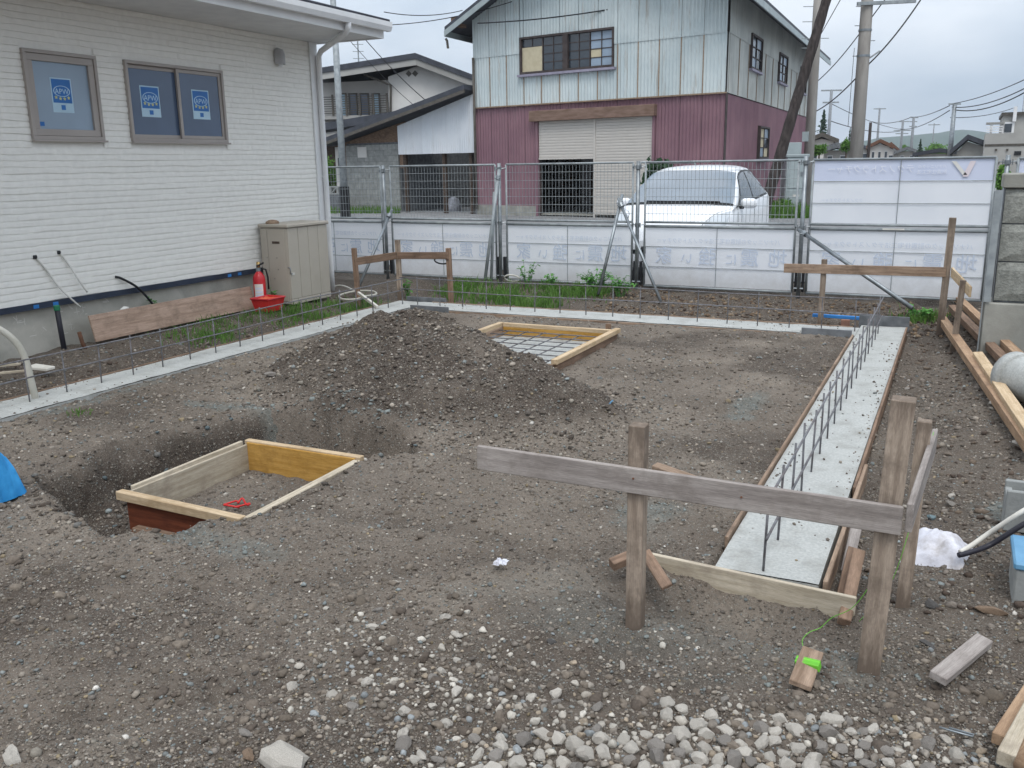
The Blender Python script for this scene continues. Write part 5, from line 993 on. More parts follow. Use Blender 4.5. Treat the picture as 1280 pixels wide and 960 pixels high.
def car_ring(s, w=None):
    zc, zs, wb, wr, zre = [np.interp(s, ST[:, 0], ST[:, i]) for i in range(1, 6)]
    k = min(1, s/.12) if s < .12 else min(1, (3.9-s)/.1) if s > 3.8 else 1
    R = [(wb*.90, .17), (wb*.975, .24), (wb*1.0, .42), (wb*1.0, min(.7, zs*.78)), (wb*.985, zs-.05), (wb*.96, zs)]
    for q in (.25, .5, .75): R.append((wb*.955+(wr-wb*.955)*q+.018*sin(pi*q), zs+(zre-zs)*q))
    R.append((wr, zre)); R += [(wr*.93, zre+(zc-zre)*.42), (wr*.78, zre+(zc-zre)*.72), (wr*.5, zre+(zc-zre)*.92), (wr*.2, zc-.002), (0, zc)]
    return R
SS = np.concatenate([np.linspace(0, .9, 19), np.linspace(.95, 2.1, 24), np.linspace(2.15, 3.87, 30)])
def sm(f):
    K = np.array([.25, .5, .25]); g = f.copy(); g[1:-1] = K[0]*f[:-2]+K[1]*f[1:-1]+K[2]*f[2:]; return g
RG = np.array([car_ring(s) for s in SS]); 
for _ in range(2): RG = sm(RG)
RG = RG*np.array([1.03, 1.0]); hi_ = np.clip((RG[:, :, 1]-1.0)/.5, 0, 1); RG[:, :, 1] += .05*hi_
full = np.concatenate([RG, RG[:, ::-1][:, 1:]*[-1, 1]], 1); P = np.stack([CX+full[:, :, 0], CY0+np.repeat(SS[:, None], full.shape[1], 1), CZ+full[:, :, 1]], -1)
mb = MB(); mb.grid(P); n_ = P.shape[1]; mb.add(P[0], [tuple(range(n_))]); mb.add(P[-1], [tuple(range(n_-1, -1, -1))]); body = mb.build('body', 'car_white', car, smooth=True)
def surf(s, r, side=1, off=.006):                     # r: ring index (fractional)
    i = np.searchsorted(SS, s)-1; i = max(0, min(len(SS)-2, i)); f = (s-SS[i])/(SS[i+1]-SS[i]); q = RG[i]*(1-f)+RG[i+1]*f; j = min(int(r), len(q)-2); g = r-j; a = q[j]*(1-g)+q[j+1]*g
    d = q[j+1]-q[j]; nn = np.array([d[1], -d[0]]); nn = nn/np.linalg.norm(nn); nn = nn if nn[0] > 0 or nn[1] > 0 else -nn; a = a+nn*off; return np.array([CX+side*a[0], CY0+s, CZ+a[1]])
def patch(name, m, sfun, r0, r1, side, nr=8, ns=14, off=.006, parent=None):
    P = []
    for r in np.linspace(r0, r1, nr):
        t_ = (r-r0)/(r1-r0); a, b = sfun(t_); P.append([surf(s, r, side, off) for s in np.linspace(a, b, ns)])
    return MB().grid(np.array(P)).build(name, m, parent or car, smooth=True)
for sd_ in (1, -1):
    patch('side_window', 'glass_dark', lambda q: (1.14+.58*q, 2.26), 5.3, 8.75, sd_, off=.008); patch('side_window', 'glass_dark', lambda q: (2.34, 3.36-.10*q), 5.35, 8.75, sd_, off=.008)
    patch('window_trim', 'black', lambda q: (1.02+.64*q, 3.44-.1*q), 5.05, 8.98, sd_, off=.004)
    patch('headlight', 'lamp_glass', lambda q: (.10+.14*q, .50+.26*sin(pi*q)), 4.1, 8.6, sd_, nr=12, off=.007); patch('tail_light', 'red', lambda q: (3.72, 3.81), 3.4, 5.2, sd_, off=.005)
    patch('door_seam', 'rubber', lambda q: (2.292, 2.304), 1.2, 5.0, sd_, off=.002); patch('door_seam', 'rubber', lambda q: (1.10, 1.112), 1.2, 5.0, sd_, off=.002)
    patch('bonnet_seam', 'rubber', lambda q: (.16, .90), 8.75, 8.87, sd_, nr=2, ns=20, off=.003)
    mx_ = CX+sd_*.97; mir = MB().add([], []); U, Vv = np.meshgrid(np.linspace(0, 2*pi, 17), np.linspace(-pi/2, pi/2, 9)); mir.grid(np.stack([mx_+.12*np.sign(np.cos(U))*np.abs(np.cos(U))**.6*np.cos(Vv), CY0+1.28+.055*np.sin(Vv), CZ+1.02+.075*np.sign(np.sin(U))*np.abs(np.sin(U))**.6*np.cos(Vv)], -1)); mo = mir.build('mirror', 'car_white', car, smooth=True)
    MB().tube([(CX+sd_*.82, CY0+1.25, CZ+.97), (CX+sd_*.9, CY0+1.27, CZ+.965)], .03, 8).build('mirror_arm', 'rubber', mo)
    for sy in (.72, 3.2):
        wc = np.array([CX+sd_*.76, CY0+sy, CZ+.29]); W = [(.17, -.09), (.25, -.1), (.285, -.07), (.29, 0), (.285, .07), (.25, .1), (.17, .09)]; mb = MB(); b = []
        for r, o_ in W: b.append([wc+[o_, r*cos(a), r*sin(a)] for a in np.linspace(0, 2*pi, 25)])
        wh = mb.grid(np.array(b)).build('wheel', 'rubber', car, smooth=True); MB().tube([wc-[.08, 0, 0], wc+[.08, 0, 0]], .18, 20).build('rim', 'steel', wh)
# windscreen across the roof line, inset from the pillars
P = []
for tq in np.linspace(0, 1, 14):
    s = .96+tq*.80; row = []
    for w_ in np.linspace(-1, 1, 25):
        r = 9.0+.35+(1-abs(w_))*(14-9.35); r = min(r, 13.999); row.append(surf(s+.03*(1-w_*w_)*(-1), r, 1 if w_ >= 0 else -1, .007))
    P.append(row)
MB().grid(np.array(P)).build('windscreen', 'windscreen', car, smooth=True)
P = []
for tq in (0, 1): P.append([surf(.90+tq*.055-.03*(1-w_*w_), min(9.2+(1-abs(w_))*4.8, 13.999), 1 if w_ >= 0 else -1, .008) for w_ in np.linspace(-1, 1, 25)])
MB().grid(np.array(P)).build('cowl', 'rubber', car)
for a, b in ((-.45, .12), (.05, .62)): MB().tube([(CX+a*1.1, CY0+.95, CZ+1.06), (CX+b, CY0+.93, CZ+1.055)], .012, 6).build('wiper', 'rubber', car)
MB().tube([(CX-.25, CY0-.02, CZ+.42), (CX+.25, CY0-.02, CZ+.42)], .05, 8).build('grille', 'black', car)

# ------------------------------------------------------------------ warehouse
RH = np.array([cos(YAW), sin(YAW), 0]); DH = np.array([-sin(YAW), cos(YAW), 0]); RZ = .105
PF = Plane(G(597, 268, RZ), 1.315*RH-DH); WW = 8.8; pr = PF.at(WW, 0); PS = Plane(pr, .46*RH+DH); 
if PS.n @ RH > 0: PS.n = -PS.n                       # into the building
SLEN, ZB, ZS, ZE, ZR = 17.6, 3.53, 5.1, 6.25, 8.3
wh = thing('warehouse', PF.at(WW/2, RZ, 4), 'old corrugated warehouse, pale above and mauve below, with a roller shutter', 'warehouse')
def P2(pl, *uvs): return [pl.uv(*q) for q in uvs]
WF = (1.9, 5.3, 4.45, 5.55)                         # facade window
OP = (2.55, 6.6, .2, 3.0)                           # shutter opening
zroof = lambda a: ZE+(ZR-ZE)*(1-abs(a-WW/2)/(WW/2))
# solid core behind the sheets so that no light leaks through
mb = MB(); PF.box(mb, 0.02, OP[0], RZ, ZB, .06, .2); PF.box(mb, OP[1], WW-.02, RZ, ZB, .06, .2); PF.box(mb, 0.02, WF[0], ZB, ZE, .06, .2); PF.box(mb, WF[1], WW-.02, ZB, ZE, .06, .2); PF.box(mb, WF[0], WF[1], ZB, WF[2], .06, .2); PF.box(mb, WF[0], WF[1], WF[3], ZE, .06, .2); PF.box(mb, OP[0], OP[1], 3.0, ZB, .06, .2); PF.prism(mb, [(0.02, ZE), (WW-.02, ZE), (WW/2, ZR-.05)], .06, .2); mb.build('wall_core', 'wood_frame', wh)
mb = MB(); PS.box(mb, .2, SLEN, RZ, ZE, .06, .2); mb.build('side_wall_core', 'wood_frame', wh)
mb = MB(); q0, q1 = PF.at(.0, 0, .1), PF.at(.0, 0, .1)+PS.d*SLEN; mb.hexa([np.array([*(p[:2]), z]) for z in (RZ, ZE) for p in (q0, q1, q1+PF.d*.1, q0+PF.d*.1)]); mb.build('far_wall', 'wood_frame', wh)
npan = 13; pw = WW/npan
for i in range(npan):
    a0, a1 = i*pw+.006, (i+1)*pw-.006
    def put(z0, z1, m, nm, pl=PF, pitch=.11, amp=.035, off=0.0, A0=None, A1=None): mb = MB(); pl.corr(mb, A0 if A0 is not None else a0, A1 if A1 is not None else a1, z0, z1, pitch, amp, off); mb.build(nm, m, wh)
    # lower mauve sheets
    for b0, b1 in ((a0, min(a1, OP[0]-.0)), (max(a0, OP[1]), a1)):
        if b1-b0 > .05: put(.42, ZB+.02, 'corr_mauve', 'mauve_sheet', A0=b0, A1=b1)
    lo, hi = max(a0, OP[0]), min(a1, OP[1])
    if hi-lo > .03: put(3.32, ZB+.02, 'corr_mauve', 'mauve_sheet', A0=lo, A1=hi)
    lo, hi = max(a0, WF[0]), min(a1, WF[1])
    if hi-lo > .03:
        put(ZB+.03, WF[2]-.02, 'corr_white', 'pale_sheet', off=-.03, A0=lo, A1=hi); put(WF[3], lambda a: zroof(a), 'corr_white', 'pale_sheet', off=-.025, A0=lo, A1=hi)
    for b0, b1 in ((a0, min(a1, WF[0])), (max(a0, WF[1]), a1)):
        if b1-b0 > .05: put(ZB+.03, ZS, 'corr_white', 'pale_sheet', off=-.03, A0=b0, A1=b1); put(ZS-.02, lambda a: zroof(a), 'corr_white', 'pale_sheet', off=-.05, A0=b0, A1=b1)
    if i and not (WF[0] < i*pw < WF[1]):
        mb = MB(); PF.box(mb, i*pw-.014, i*pw+.014, ZB+.03, ZS-.03, -.05, -.035); mb.build('rusty_seam', 'rust_seam', wh)
    elif i: mb = MB(); PF.box(mb, i*pw-.014, i*pw+.014, ZB+.03, WF[2]-.08, -.05, -.035); mb.build('rusty_seam', 'rust_seam', wh)
mb = MB(); PF.box(mb, -.03, WW+.03, ZB-.01, ZB+.028, -.07, .0); mb.build('drip_strip', 'rust_seam', wh)
mb = MB(); PF.box(mb, 0, OP[0], RZ-.1, .42, -.04, .05); mb.build('plinth', 'concrete_old', wh); mb = MB(); PF.box(mb, OP[1], WW, RZ-.1, .42, -.04, .05); mb.build('plinth', 'concrete_old', wh)
mb = MB(); PF.box(mb, 2.32, 6.72, 3.02, 3.34, -.2, -.0); M['header'] = mat('header', '806a5f', '695548', .85, scale=3, stretch=(1, 1, 4)); hd = mb.build('shutter_box', 'header', wh, bevel=.01)
for a in (OP[0]-.08, OP[1]): mb = MB(); PF.box(mb, a, a+.08, RZ, 3.02, -.06, .06); mb.build('jamb', 'corr_mauve', wh)
xm = 4.63
def slats(a0, a1, z0, z1):
    sh = MB(); PF.box(sh, a0, a1, z0-.06, z0, -.03, .0); s = sh.build('roller_shutter', 'shutter', wh)
    for z in np.arange(z0+.002, z1-.02, .085): mb = MB(); mb.prism([PF.at(a0, z+.0, .02), PF.at(a0, z+.003, -.004), PF.at(a0, z+.045, -.009), PF.at(a0, z+.081, -.004), PF.at(a0, z+.083, .02)], PF.d*(a1-a0)); mb.build('slat', 'shutter', s)
slats(OP[0]+.02, xm-.03, 1.92, 3.02); slats(xm+.03, OP[1]-.02, .26, 3.02)
mb = MB(); PF.box(mb, xm-.03, xm+.03, RZ, 3.02, -.03, .03); mb.build('shutter_mullion', 'shutter', wh)
# dim interior with stored goods
mb = MB(); PF.box(mb, OP[0]-.3, OP[1]+.3, .14, .17, .1, 6); mb.build('inner_floor', 'concrete_old', wh)
mb = MB(); PF.box(mb, OP[0]-.4, OP[1]+.4, .18, 3.2, 6, 6.1); mb.build('inner_wall', 'dark_in', wh)
mb = MB(); PF.box(mb, 2.9, 3.3, .18, 1.5, 2.5, 3.0); tag(mb.build('stored_crate', 'wood_dark', bevel=.01), 'dark stored crate inside the warehouse doorway', 'crate')
mb = MB(); PF.box(mb, 3.9, 4.5, .75, 1.05, 1.8, 2.5); PF.box(mb, 4.0, 4.1, .18, .75, 1.9, 2.4); PF.box(mb, 4.3, 4.4, .18, .75, 1.9, 2.4); tag(mb.build('work_bench', 'steel_dull', bevel=.01), 'grey work bench inside the warehouse doorway', 'bench')
# facade window with four sashes
wnd = MB(); a0, a1, z0, z1 = WF
for q in ((a0, a1, z0, z0+.07), (a0, a1, z1-.06, z1), (a0, a0+.07, z0+.07, z1-.06), (a1-.06, a1, z0+.07, z1-.06), ((a0+a1)/2-.08, (a0+a1)/2+.10, z0+.07, z1-.06)): PF.box(wnd, *q, -.09, .05)
wo = wnd.build('window', 'wood_frame', wh); mb = MB(); PF.box(mb, a0-.06, a1+.05, z0-.07, z0-.002, -.14, .0); mb.build('sill', 'lilac_sill', wo)
bays = [(a0+.07, a0+.83), (a0+.86, (a0+a1)/2-.08), ((a0+a1)/2+.10, a1-.86), (a1-.83, a1-.06)]
for bi, (b0, b1) in enumerate(bays):
    c0, c1 = z0+.07, z1-.06; cols, rows = 2, 4; zz = np.linspace(c0, c1, rows+1); aa = np.linspace(b0, b1, cols+1)
    if bi == 0: mb = MB(); PF.box(mb, b0, b1, c0, c0+.72, -.02, .0); mb.build('plywood_infill', 'ply', wo)
    for r in range(rows):
        for c_ in range(cols):
            if bi == 0 and r < 3: continue
            mt = 'glass_dark'
            if bi == 3: mt = 'glass_frost'
            if bi == 3 and r == 1 and c_ == 0: mt = 'ply'
            mb = MB(); PF.box(mb, aa[c_]+.012, aa[c_+1]-.012, zz[r]+.012, zz[r+1]-.012, .0, .012); mb.build('pane', mt, wo)
    for r in range(1, rows):
        if not (bi == 0 and r < 3): mb = MB(); PF.box(mb, b0, b1, zz[r]-.012, zz[r]+.012, -.015, .02); mb.build('muntin', 'wood_frame', wo)
    mb = MB(); PF.box(mb, aa[1]-.012, aa[1]+.012, c0 if bi else c0+.72, c1, -.02, .022); mb.build('muntin', 'wood_frame', wo)
    if bi in (0, 2): mb = MB(); PF.box(mb, b1, b1+.03, c0, c1, -.03, .03); mb.build('stile', 'wood_frame', wo)
# side wall sheets, windows
SW = [(3.1, 4.95, 4.42, 5.42), (8.5, 10.4, 4.42, 5.4), (14.0, 15.9, 4.42, 5.38), (5.2, 7.05, 1.78, 2.82)]
n2 = 24; p2 = SLEN/n2
for i in range(n2):
    a0, a1 = i*p2+.005, (i+1)*p2-.005; mb = MB(); PS.corr(mb, a0, a1, RZ, ZB, .14, .03, .0); 
    if not any(w_[2] < 3 and a1 > w_[0] and a0 < w_[1] for w_ in SW): mb.build('mauve_sheet', 'corr_mauve', wh)
    else:
        mb = MB(); PS.corr(mb, a0, a1, RZ, 1.76, .1, .018, .0); mb.build('mauve_sheet', 'corr_mauve', wh); mb = MB(); PS.corr(mb, a0, a1, 2.84, ZB, .1, .018, .0); mb.build('mauve_sheet', 'corr_mauve', wh)
        for b0, b1 in ((a0, min(a1, SW[3][0])), (max(a0, SW[3][1]), a1)):
            if b1-b0 > .05: mb = MB(); PS.corr(mb, b0, b1, 1.76, 2.84, .1, .018, .0); mb.build('mauve_sheet', 'corr_mauve', wh)
    hit = [w_ for w_ in SW[:3] if a1 > w_[0] and a0 < w_[1]]
    rows = [(ZB+.02, ZS, -.03), (ZS-.02, ZE, -.05)]
    for z0, z1, of in rows:
        if not hit: mb = MB(); PS.corr(mb, a0, a1, z0, z1, .12, .03, of); mb.build('side_sheet', 'corr_side', wh)
        else:
            w_ = hit[0]
            for c0, c1, d0, d1 in ((a0, a1, z0, min(z1, w_[2])), (a0, a1, max(z0, w_[3]), z1), (a0, min(a1, w_[0]), max(z0, w_[2]), min(z1, w_[3])), (max(a0, w_[1]), a1, max(z0, w_[2]), min(z1, w_[3]))):
                if c1-c0 > .04 and d1-d0 > .02: mb = MB(); PS.corr(mb, c0, c1, d0, d1, .12, .03, of); mb.build('side_sheet', 'corr_side', wh)
    if i % 2 == 0 and i: mb = MB(); PS.box(mb, a0-.02, a0+.02, ZB+.02, ZS-.02, -.05, -.036); mb.build('rusty_seam', 'rust_seam', wh)
for j, (a0, a1, z0, z1) in enumerate(SW):
    mb = MB()
    for q in ((a0, a1, z0, z0+.06), (a0, a1, z1-.06, z1), (a0, a0+.07, z0+.06, z1-.06), (a1-.07, a1, z0+.06, z1-.06)): PS.box(mb, *q, -.10, .03)
    wo = mb.build('window', 'wood_frame', wh); mb = MB(); PS.box(mb, a0-.05, a1+.05, z0-.06, z0-.002, -.13, .0); mb.build('sill', 'lilac_sill', wo)
    aa = np.linspace(a0+.07, a1-.07, 3); zz = np.linspace(z0+.06, z1-.06, 4)
    for r in range(3):
        for c_ in range(2): mb = MB(); PS.box(mb, aa[c_]+.02, aa[c_+1]-.02, zz[r]+.015, zz[r+1]-.015, -.045, -.035); mb.build('pane', 'ply' if j == 3 and (r, c_) in ((0, 1), (2, 0), (1, 0)) else 'glass_frost' if (r+c_) % 3 == 0 else 'glass_dark', wo)
    for r in (1, 2): mb = MB(); PS.box(mb, a0+.07, a1-.07, zz[r]-.012, zz[r]+.012, -.07, -.02); mb.build('muntin', 'wood_frame', wo)
    mb = MB(); PS.box(mb, aa[1]-.02, aa[1]+.02, z0+.06, z1-.06, -.071, -.02); mb.build('muntin', 'wood_frame', wo)
# roof slabs with overhang, bargeboard and eave fascia
ov, of = .75, .75; back = PS.d*(SLEN+.9)
for sgn in (-1, 1):
    e = (-ov if sgn < 0 else WW+ov); ze = ZE-ov*(ZR-ZE)/(WW/2); base = -PS.d*of
    def rp(a, z): return PF.at(a, z)+base
    mb = MB(); mb.prism([rp(e, ze+.02), rp(WW/2, ZR+.02), rp(WW/2, ZR+.14), rp(e, ze+.14)], back+PS.d*of); mb.build('roof_slope', 'tile_dark', wh)
    mb = MB(); mb.prism([rp(e, ze-.16), rp(WW/2, ZR-.14), rp(WW/2, ZR+.018), rp(e, ze+.018)], -PS.d*.04); mb.build('bargeboard', 'grey_box', wh)
    mb = MB(); mb.hexa([PF.at(e+s_, 0)*[1, 1, 0]+base*1+PS.d*l_+[0, 0, z_] for z_ in (ze-.16, ze+.016) for s_, l_ in ((0, .01), (.04, .01), (.04, SLEN+1.6), (0, SLEN+1.6))]); mb.build('eave_fascia', 'grey_box', wh)
mb = MB(); mb.prism([PF.at(-.5, ZE-.2), PF.at(-.28, ZE-.2), PF.at(-.28, ZE+.05), PF.at(-.5, ZE+.05)], -PS.d*.7+PS.d*0); mb.build('purlin_end', 'wood_brown', wh)
mb = MB(); mb.tube([PF.at(-ov-.05, ZE-.55)-PS.d*.6, PF.at(-ov+.0, ZE-.62)-PS.d*.6, PF.at(-ov+.03, ZE-.85)-PS.d*.6], .04, 6); mb.build('gutter_hook', 'bronze', wh)
mb = MB(); mb.tube([PF.at(.05, 5.1, -.1), PF.at(.05, .3, -.1)], .045, 8); mb.build('downpipe', 'bronze', wh, smooth=True)
# handrail before the shutter
t = thing('rail_hoop', PF.at(6.9, RZ, -3), 'low grey pipe rail standing behind the parked car', 'rail'); a, b = D(799, 203, 19.5), D(870, 203, 19.5); mb = MB(); mb.tube([a*[1, 1, 0]+[0, 0, RZ], a+[0, 0, -.08], a+(b-a)*.04, b-(b-a)*.04, b+[0, 0, -.08], b*[1, 1, 0]+[0, 0, RZ]], .025, 8); mb.build('hoop', 'steel_dull', t, smooth=True)

# ------------------------------------------------------------------ shed and garage left of the warehouse
PG = Plane(G(470, 264, RZ), 1.315*RH-DH)
sh = thing('carport', PF.at(-2, RZ, 1), 'lean-to carport of white corrugated sheet left of the warehouse', 'carport')
pg = P2(PF, (497, 157.5), (596, 117), (596, 190), (498, 194)); zl, zr_ = pg[0][1], pg[1][1]; aL, aR = pg[0][0], -.06; zbot = (pg[2][1]+pg[3][1])/2
npn = 6
for i in range(npn):
    a0 = aL+(aR-aL)*i/npn; a1 = aL+(aR-aL)*(i+1)/npn-.01; mb = MB(); PF.corr(mb, a0, a1, zbot, lambda a: zl+(zr_-zl)*(a-aL)/(aR-aL), .09, .02, -.02); mb.build('white_sheet', 'corr_shed', sh)
rl = P2(PF, (405, 181), (600, 110)); slope = (rl[1][1]-rl[0][1])/(rl[1][0]-rl[0][0]); xl = rl[0][0]
mb = MB(); PF.prism(mb, [(xl, rl[0][1]-.05), (-.05, rl[1][1]-.05), (-.05, rl[1][1]+.1), (xl, rl[0][1]+.1)], -.5, 1.6); mb.build('roof', 'tile_dark', sh)
mb = MB(); PF.prism(mb, [(xl+.2, rl[0][1]-.9), (aL, rl[0][1]-.9), (aL, rl[0][1]-.1+slope*(aL-xl)), (xl+.2, rl[0][1]-.1+slope*.2)], .35, .42); mb.build('gable_board', 'wood_brown', sh)
mb = MB(); PF.prism(mb, [(xl-.03, rl[0][1]-.16), (-.05, rl[1][1]-.16), (-.05, rl[1][1]-.055), (xl-.03, rl[0][1]-.055)], -.5, -.44); mb.build('bargeboard', 'bronze', sh)
for a in (aL+.1, -1.6, -.4): mb = MB(); PF.box(mb, a, a+.12, RZ, zbot+.02, .1, .22); mb.build('post', 'wood_dark', sh)
mb = MB(); PF.box(mb, aL, -.1, RZ, zbot+1, 6.5, 6.6); mb.build('rear_wall', 'wood_dark', sh)
for i in range(8):
    a = aL+.5+i*.47; mb = MB(); PF.box(mb, a, a+.25, .9, zbot+.3, 5.2, 5.26); mb.build('rear_board', ['wood_brown', 'wood_tan', 'plaster', 'wood_timber'][i % 4], sh)
    mb = MB(); PF.box(mb, a+.27, a+.33, RZ, zbot+.5, 5.1, 5.2); mb.build('rear_stud', 'wood_dark', sh)
mb = MB(); q = PF.at(aL+1.2, RZ, 1.5); tag(MB().lathe(q, [(.02, 0), (.28, .0), (.27, .2), (.2, .42), (.08, .5), (.02, .52)], 12).build('bagged_heap', 'plastic_white', smooth=True), 'pale bag standing inside the white carport', 'bag')
for i, (a, w_, h_, m_) in enumerate(((aL+2.1, .5, .7, 'steel_dull'), (aL+2.9, .6, 1.1, 'flashing'), (aL+3.7, .35, 1.5, 'plaster_grey'))):
    mb = MB(); PF.box(mb, a, a+w_, RZ, RZ+h_*.45, 2, 2.6); PF.box(mb, a+.05, a+w_-.05, RZ+h_*.45, RZ+h_, 2.05, 2.5); tag(mb.build('stored_goods', m_, bevel=.02), ['low grey goods stored in the carport', 'dark blue goods stored in the carport', 'tall pale goods stored in the carport beside the warehouse'][i], 'goods')
# block garage
gw = thing('block_garage', PG.at(-2, RZ, 1), 'small grey concrete block garage left of the white carport', 'garage')
q = P2(PG, (432, 185), (497, 176), (497, 264), (462, 176)); a0, a1 = q[0][0], q[1][0]; ztop = P2(PG, (480, 178))[0][1]; bh = .2; nr = int((ztop-RZ)/bh); mb = MB(); PG.box(mb, a0, a1, RZ, ztop, .06, 5); mb.build('core', 'concrete_dark', gw)
for r in range(nr):
    a = a0-(.2 if r % 2 else 0)
    while a < a1-.02:
        b0, b1 = max(a, a0), min(a+.395, a1)
        if b1-b0 > .05: mb = MB(); PG.box(mb, b0+.004, b1-.004, RZ+r*bh+.004, RZ+(r+1)*bh-.004, 0, .07); mb.build('block', 'block_grey', gw)
        a += .4
q = P2(PG, (447, 184), (459, 197)); mb = MB(); PG.box(mb, q[0][0], q[1][0], q[1][1], q[0][1], -.03, .0); mb.build('vent_cover', 'plaster', gw, bevel=.01)
q = P2(PG, (418, 184), (430, 240)); mb = MB(); PG.box(mb, q[0][0], q[1][0], RZ+.4, q[0][1], .02, .15); db = mb.build('white_panel', 'plaster', gw)
mb = MB(); PG.box(mb, q[0][0]+.15, q[0][0]+.3, q[0][1]-.7, q[0][1]-.4, .0, .02); mb.build('meter', 'black', db)
lw = thing('lattice_wall', PG.at(-4, RZ, -1), 'low garden wall of lattice blocks left of the block garage', 'wall'); q = P2(PG, (398, 237), (462, 262)); b0, b1 = q[0][0]-1.5, q[1][0]
mb = MB(); PG.box(mb, b0, b1, RZ-.1, .75, -1.2, -1.08); mb.build('solid_course', 'concrete_dark', lw)
a = b0
while a < b1-.3:
    mb = MB(); PG.box(mb, a, a+.38, .755, .80, -1.2, -1.08); PG.box(mb, a, a+.38, 1.0, 1.05, -1.2, -1.08); PG.box(mb, a, a+.04, .8, 1.0, -1.2, -1.08); PG.box(mb, a+.34, a+.38, .8, 1.0, -1.2, -1.08); mb.prism([PG.at(a+.04, .8, -1.19), PG.at(a+.1, .8, -1.19), PG.at(a+.34, 1.0, -1.19), PG.at(a+.28, 1.0, -1.19)], PG.n*.1); mb.build('lattice_block', 'block_grey', lw); a += .39

# ------------------------------------------------------------------ two storey house behind the carport
PN = Plane(D(480, 200, 40), RH-.12*DH)
nh = thing('neighbour_house', PN.at(0, RZ, 3), 'two storey house with gabled roof and balcony behind the carport', 'house')
def px2(*uvs): return [PN.uv(*q) for q in uvs]
g = px2((485, 96), (523, 82), (592, 107), (592, 170), (485, 170)); 
mb = MB(); PN.prism(mb, [(g[0][0], RZ), (g[2][0]+1, RZ), (g[2][0]+1, g[2][1]-.35), (g[1][0], g[1][1]), (g[0][0], g[0][1])], 0, 8); mb.build('gable_wall', 'plaster', nh)
b = px2((380, 101), (486, 96), (486, 150)); mb = MB(); PN.prism(mb, [(b[0][0], RZ), (b[1][0]-.002, RZ), (b[1][0]-.002, b[1][1]), (b[0][0], b[0][1])], 1.3, 8); mb.build('balcony_wall', 'plaster', nh)
r1 = px2((380, 97), (523, 75), (600, 104)); th = .28
mb = MB(); PN.prism(mb, [(r1[0][0], r1[0][1]), r1[1], (r1[1][0], r1[1][1]+th*.8), (r1[0][0], r1[0][1]+th*.8)], -.6, 9); mb.build('roof_slope', 'tile_dark', nh)
mb = MB(); PN.prism(mb, [r1[1], r1[2], (r1[2][0], r1[2][1]+th*.8), (r1[1][0], r1[1][1]+th*.8)], -.6, 9); mb.build('roof_slope', 'tile_dark', nh)
mb = MB(); PN.prism(mb, [(r1[0][0], r1[0][1]-.26), (r1[1][0], r1[1][1]-.26), r1[1], r1[0]], -.55, -.45); mb.build('bargeboard', 'plaster_grey', nh); mb = MB(); PN.prism(mb, [(r1[1][0], r1[1][1]-.26), (r1[2][0], r1[2][1]-.26), r1[2], r1[1]], -.55, -.45); mb.build('bargeboard', 'plaster_grey', nh)
v_ = px2((515, 92)); 
for k in (-1, 1): mb = MB(); PN.prism(mb, [(v_[0][0]+k*.14-.13, v_[0][1]), (v_[0][0]+k*.14, v_[0][1]-.13), (v_[0][0]+k*.14+.13, v_[0][1]), (v_[0][0]+k*.14, v_[0][1]+.13)], -.04, .0); mb.build('gable_vent', 'bronze', nh)
for u0, u1 in ((410, 424), (425, 438), (439, 453), (455, 467)):
    q = px2((u0, 114), (u1, 147)); mb = MB(); f_ = .06
    for z0, z1, aa0, aa1 in ((q[0][1]-f_, q[0][1], q[0][0], q[1][0]), (q[1][1], q[1][1]+f_, q[0][0], q[1][0]), (q[1][1]+f_, q[0][1]-f_, q[0][0], q[0][0]+f_), (q[1][1]+f_, q[0][1]-f_, q[1][0]-f_, q[1][0])): PN.box(mb, aa0, aa1, z0, z1, 1.22, 1.3)
    wo = mb.build('window', 'bronze', nh); mb = MB(); PN.box(mb, q[0][0]+f_, q[1][0]-f_, q[1][1]+f_, q[0][1]-f_, 1.25, 1.29); mb.build('pane', 'pale_print' if u0 in (410, 455) else 'glass', wo)
q = px2((380, 122), (484, 119), (484, 143)); z1, z0 = q[0][1], q[2][1]
mb = MB(); PN.box(mb, q[0][0], q[1][0], z0-.15, z0-.0, .1, 1.3); bl = mb.build('balcony', 'plaster_grey', nh)
for z in np.linspace(z0+.1, z1, 8): mb = MB(); PN.box(mb, q[0][0], q[1][0], z-.015, z+.015, .1, .14); mb.build('rail', 'bronze', bl)
for a in np.linspace(q[0][0], q[1][0]-.08, 7): mb = MB(); PN.box(mb, a, a+.08, z0, z1+.1, .05, .1); mb.build('baluster_post', 'bronze', bl)
mb = MB(); a_ = px2((487, 100), (489, 106), (489, 142)); mb.tube([PN.at(*px2((455, 93))[0], -.1), PN.at(*px2((485, 105))[0], -.1), PN.at(*a_[1], -.1), PN.at(*a_[2], -.1)], .05, 6); mb.build('downpipe', 'bronze', nh)
mb = MB(); q = px2((380, 162), (530, 140), (530, 148), (380, 170)); PN.prism(mb, [q[3], (q[2][0], q[2][1]), (q[1][0], q[1][1]+.1), (q[0][0], q[0][1])], -1.6, .0); mb.build('lower_roof', 'tile_dark', nh)
mb = MB(); q = px2((380, 176), (500, 158)); PN.prism(mb, [(q[0][0], q[0][1]-.3), (q[1][0], q[1][1]-.3), q[1], q[0]], -1.8, -1.7); mb.build('lower_fascia', 'plaster_grey', nh)
mb = MB(); PN.box(mb, px2((380, 170))[0][0], g[0][0], RZ, px2((430, 176))[0][1], -.8, -.1); mb.build('porch_wall', 'wood_dark', nh)
q = px2((445, 85)); mb = MB(); c = PN.at(px2((433, 85))[0][0], px2((433, 88))[0][1], 2); mb.tube([c, c+[0, 0, 1.9]], .03, 6); an = mb.build('aerial', 'steel_dull', nh)
